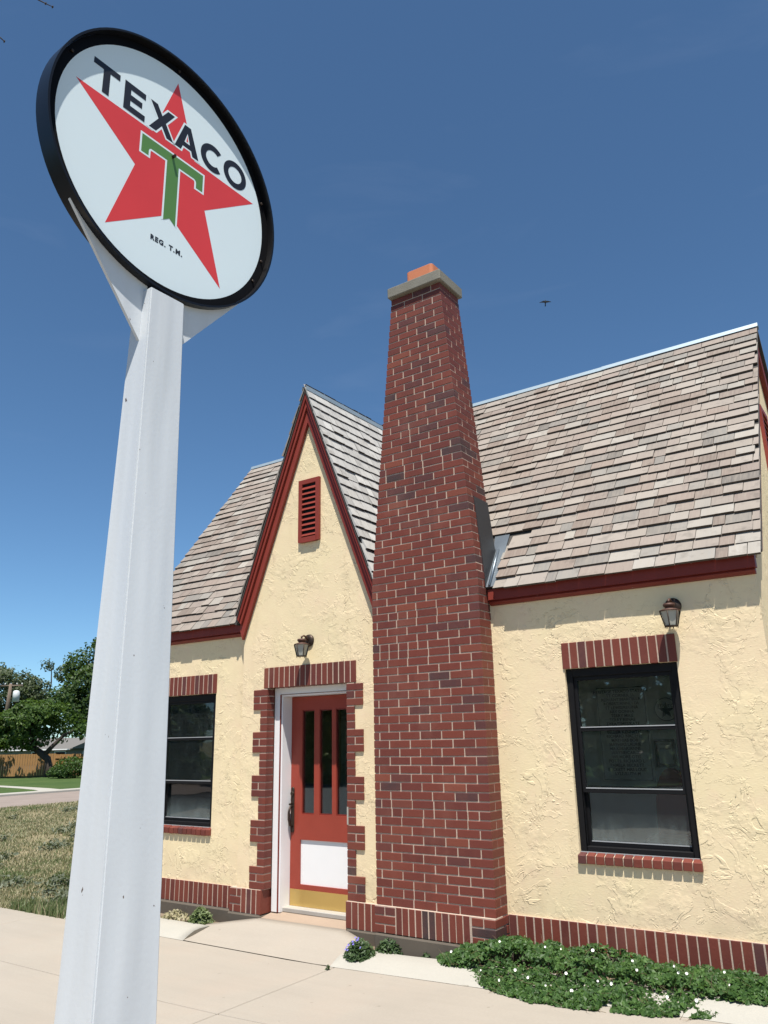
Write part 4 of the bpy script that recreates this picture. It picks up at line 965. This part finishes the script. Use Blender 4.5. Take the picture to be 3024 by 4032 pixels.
def tree(name, label, base, trunk, limbs, blobs, n, leaf, mat, seed, gap=.0, cat='tree', group=None, skin=1.0):
    """trunk/limbs: lists of (points, radii); blobs: (centre, radii) relative to base"""
    random.seed(seed); base = Vector(base); T = empty(name, base, label, cat, group)
    m = MB()
    for pts, rad in [trunk]+limbs: m.tube([base+Vector(p) for p in pts], rad, 9)
    m.obj('trunk', MAT['bark'], T)
    m = MB(); vol = [r[0]*r[1]*r[2] for c, r in blobs]; tot = sum(vol)
    for (c, r), v in zip(blobs, vol):
        k = int(n*v/tot)
        for i in range(k):
            u = rdir(-1); rad = random.random()**(1/3.2)*skin
            q = Vector((c[0]+u.x*r[0]*rad, c[1]+u.y*r[1]*rad, c[2]+u.z*r[2]*rad)); q2 = base+q
            nz = noise.noise(q2*.55+Vector((seed,0,0)))+.55*noise.noise(q2*1.5)
            if nz < gap: continue
            q2 += u*.35*noise.noise(q2*.9)
            nn = (u*.6+Vector((0,0,.5))+rdir(-1)*.8).normalized(); d = nn.orthogonal(); d.rotate(Quaternion(nn, random.uniform(0,6.28)))
            l = leaf*random.uniform(.7,1.35); leaf_quads(m, q2-d*l*.5, d, nn, l, l*.36, .12)
    tag(m.obj('crown', mat, T), kind='stuff'); return T
tree('small_tree', 'small tree with a leaning dark trunk in front of the board fence', (-39.8,21.6,-.21),
    ([(0,0,-.1),(0,0,.55),(-.12,-.05,1.0),(-.5,-.3,1.35),(-.8,-.5,1.6)], [.26,.22,.20,.19,.16]),
    [([(-.3,-.2,1.2),(.0,.1,1.7),(.4,.5,2.3),(.9,.8,2.6)], [.15,.12,.10,.05]), ([(-.8,-.5,1.6),(-1.3,-.9,1.75),(-1.9,-1.3,2.1)], [.16,.12,.06]), ([(-.8,-.5,1.6),(-1.0,-.7,2.4),(-1.3,-.8,3.2)], [.12,.09,.04])],
    [((-1.3,-1.0,2.9),(2.1,1.9,1.25)),((-2.9,-2.0,2.6),(1.7,1.6,1.15)),((.2,.3,3.0),(1.5,1.4,1.0)),((-.8,-.6,3.6),(1.6,1.5,.75)),((-2.2,-1.5,1.9),(1.3,1.2,.5)),((1.2,.9,2.6),(.9,.9,.55))], 15000, .17, MAT['tree'], 1, -.22)
tree('tall_tree', 'tall dense green tree rising beside the white post', (-48.2,30.6,-.21),
    ([(0,0,-.1),(.1,0,2.5),(0,.1,6)], [.4,.32,.18]),
    [([(0,0,2.6),(-1.4,-.9,4.4),(-2.2,-1.4,5.6)], [.2,.13,.05]), ([(0,0,3),(1.2,.9,4.8)], [.2,.06])],
    [((0,0,5.2),(2.9,2.8,2.7)),((.9,.7,8.4),(2.0,1.9,1.9)),((-1.5,-.9,7.4),(1.3,1.3,1.3)),((-2.2,-1.3,5.0),(1.5,1.4,1.1)),((1.6,1.2,10.2),(1.2,1.2,1.3)),((-.5,-.3,9.3),(.8,.8,.6)),((.2,.1,3.2),(2.5,2.4,1.2)),((2.2,1.6,6.4),(2.2,2.1,2.6)),((2.9,2.1,9.0),(1.6,1.6,2.2))], 34000, .21, MAT['tree2'], 2, -.25)
tree('wide_tree', 'dull olive tree with bare twigs far behind the utility pole', (-64,34.2,-.21),
    ([(0,0,-.1),(.1,0,3),(0,.1,6)], [.5,.4,.2]),
    [([(0,0,3),(1.5,1.2,5.2),(3.0,2.2,7.0),(3.6,2.7,8.0)], [.25,.16,.08,.03]), ([(.8,.6,4.6),(2.6,2.0,5.6),(4.6,3.3,6.4)], [.18,.10,.04]), ([(1.5,1.2,5.2),(1.8,1.3,7.2),(1.7,1.2,9.0)], [.1,.06,.02]), ([(0,0,4),(-1.4,-1.2,7.2)], [.2,.06])],
    [((-1.2,-1.0,6.8),(3.2,3.0,1.9)),((-2.6,-2,8.0),(2.0,2.0,1.1)),((.6,.4,6.0),(2.0,1.9,1.6)),((2.9,2.2,8.1),(1.2,1.1,1.0)),((1.2,.9,8.7),(.9,.8,.6)),((3.0,2.1,5.4),(1.0,1.0,.8)),((-3,-2.4,5),(3,2.8,1.6)),((0,0,4.2),(2.4,2.4,1.2))], 24000, .22, MAT['tree3'], 3, -.16)
tree('lawn_shrub', 'rounded dark green shrub on the lawn right of the leaning tree', (-37.0,20.9,-.21),
    ([(0,0,-.05),(0,0,.5)], [.06,.03]), [([(0,0,.1),(.4,.3,.6)], [.04,.02])],
    [((0,0,.45),(.95,.85,.52)),((1.1,.8,.55),(.95,.9,.62)),((-.4,-.3,.3),(.6,.6,.35))], 4200, .10, MAT['bush'], 4, -.5)
for k, (x, y, s) in enumerate(((-28.2,-20,.85),(-20.5,-23.5,1.5),(-8.5,-29,1.7),(-34,-13,1.1))):
    tree('street_tree', ('leafy tree mirrored in the left window glass','broad tree across the street, mirrored in the left window','tree across the street, mirrored in the right window','tree beyond the crossing, mirrored in the door glass')[k], (x,y,-.25),
        ([(0,0,-.1),(.1,0,1.6*s),(0,.1,4*s)], [.3*s,.22*s,.1*s]), [([(0,0,1.6*s),(1.2*s,.4,3.2*s)], [.12,.05])],
        [((0,0,3.6*s),(2.6*s,2.4*s,2.2*s)),((1.6*s,.6,2.4*s),(1.6*s,1.5*s,1.5*s)),((-1.6*s,-.4,2.2*s),(1.6*s,1.5*s,1.5*s)),((0,0,.85*s),(3.4*s,2.0*s,1.1*s))], 7500, .40, MAT['tree'], 20+k, -.25, group='trees seen only as reflections')
# house behind the fence
NB = empty('neighbour_house', (-52.5,31.8,-.21), 'low grey house with a shingled roof behind the board fence', 'house')
hd = Vector((.83,.56,0)); hn = Vector((.56,-.83,0)); hb = Vector((-57.5,28.6,-.21))
def hp(a, b, z): return hb+hd*a+hn*b+SZ*z
MB().prism([hp(0,0,0),hp(13,0,0),hp(13,-6,0),hp(0,-6,0)], SZ*1.45).obj('wall', MAT['siding'], NB)
rf = MB(); rf.prism([hp(-.3,.4,1.42),hp(13.3,.4,1.42),hp(13.3,-3,2.25),hp(-.3,-3,2.25)], SZ*.08); rf.prism([hp(-.3,-3.01,2.25),hp(13.3,-3.01,2.25),hp(13.3,-6.4,1.42),hp(-.3,-6.4,1.42)], SZ*.08); rf.obj('roof', MAT['asphalt_roof'], NB)
MB().prism([hp(5.8,.6,1.50),hp(8.6,.6,1.50),hp(7.2,.6,2.05)], hn*-3.2).obj('dormer', MAT['siding'], NB)
MB().prism([hp(-.3,.42,1.40),hp(5.7,.42,1.40),hp(5.7,.42,1.49),hp(-.3,.42,1.49)], hn*.03).obj('gutter', MAT['white'], NB)
for a in (2.6, 4.4, 6.6):
    w = MB().prism([hp(a,.01,.75),hp(a+.9,.01,.75),hp(a+.9,.01,1.32),hp(a,.01,1.32)], hn*.05).obj('window', MAT['white'], NB)
    MB().prism([hp(a+.08,.062,.82),hp(a+.82,.062,.82),hp(a+.82,.062,1.25),hp(a+.08,.062,1.25)], hn*.01).obj('pane', MAT['frame'], w)
UPO = empty('utility_pole', (-58.5,29.3,-.21), 'weathered wooden utility pole with a grey transformer', 'utility pole')
MB().tube([(-58.8,29.35,-.3),(-58.1,29.26,4.6),(-57.6,29.05,6.35)], [.17,.15,.12], 10).obj('shaft', MAT['wood_pole'], UPO)
MB().tube([(-57.35,29.45,4.95),(-57.35,29.45,5.75),(-57.35,29.45,5.83)], [.26,.26,.15], 14).obj('transformer', MAT['tank'], UPO)
ca_ = Vector((-57.65,29.07,6.2)); MB().tube([ca_-hd*1.0, ca_+hd*1.0], .06, 6).obj('crossarm', MAT['wood_pole'], UPO)
for k in (-.9,-.45,.5,.9): MB().tube([ca_+hd*k+SZ*.05, ca_+hd*k+SZ*.2], .045, 6).obj('insulator', MAT['tank'], UPO)
for k in (-.9, -.45, .9):
    a = ca_+hd*k+SZ*.2; b = a+Vector((-26,-19,.3)); MB().tube([a.lerp(b, i/8)-SZ*(.8*4*(i/8)*(1-i/8)) for i in range(9)], .02, 4).obj('wire', MAT['frame'], UPO)

# ------------------------------------------------------------------ bare tree left of the frame: only two twig tips reach into the picture
def ray(u, v): return FW+RI*((u-1512)/FPX)-UP*((v-2016)/FPX)
TW = empty('bare_tree', (-7.6,-5.2,-.2), 'dark bare twig tips hanging into the upper left corner', 'tree')
t1 = [CAM+ray(u,v)*9 for u, v in ((-420,-330),(-150,-190),(20,-75),(110,-30),(152,0),(180,14),(207,27))]
t2 = [CAM+ray(u,v)*9.3 for u, v in ((-420,-330),(-260,-60),(-120,60),(-40,115),(0,147),(17,163))]
root = Vector((-7.6,-5.2,-.25)); fork = t1[0]
MB().tube([root, root+Vector((.1,0,2)), root.lerp(fork,.55)+Vector((-.2,0,.4)), fork], [.16,.13,.08,.03], 9).obj('trunk', MAT['bark'], TW)
for t in (t1, t2):
    t[0] = fork; MB().tube(t, [.022,.016,.011,.009,.008,.006,.004][:len(t)], 6).obj('twig', MAT['bark'], TW)
for p in (t1[5], t1[6], t2[5]): MB().tube([p+Vector((.01,0,.012)), p, p-Vector((0.01,.0,.015))], [.004,.013,.003], 6).obj('bud', MAT['bark'], TW)

# ------------------------------------------------------------------ bird
BP = CAM+ray(2147,1190)*27
BI = empty('bird', BP, 'small dark bird gliding in the blue sky right of the chimney', 'bird')
def bpnt(x, y, z=0): return BP+(RI*x+UP*y+FW*z)*1.15
def bsurf(name, pts, th=.012): 
    MB().prism([bpnt(*p) for p in pts], FW*th).obj(name, MAT['bird'], BI)
MB().tube([bpnt(0,.075),bpnt(0,.062),bpnt(0,.045),bpnt(.002,.01),bpnt(.003,-.03),bpnt(.002,-.06)], [.004,.014,.018,.030,.024,.010], 10).obj('body', MAT['bird'], BI)
bsurf('wing', [(.015,.035),(.05,.045),(.10,.038),(.175,.018),(.18,.008),(.10,-.002),(.05,-.012),(.02,-.015)])
bsurf('wing', [(-.012,.035),(-.045,.048),(-.10,.028),(-.15,.002),(-.185,-.012),(-.17,-.018),(-.10,-.010),(-.05,-.014),(-.015,-.015)])
bsurf('tail', [(-.010,-.05),(.014,-.05),(.018,-.125),(-.014,-.125)])
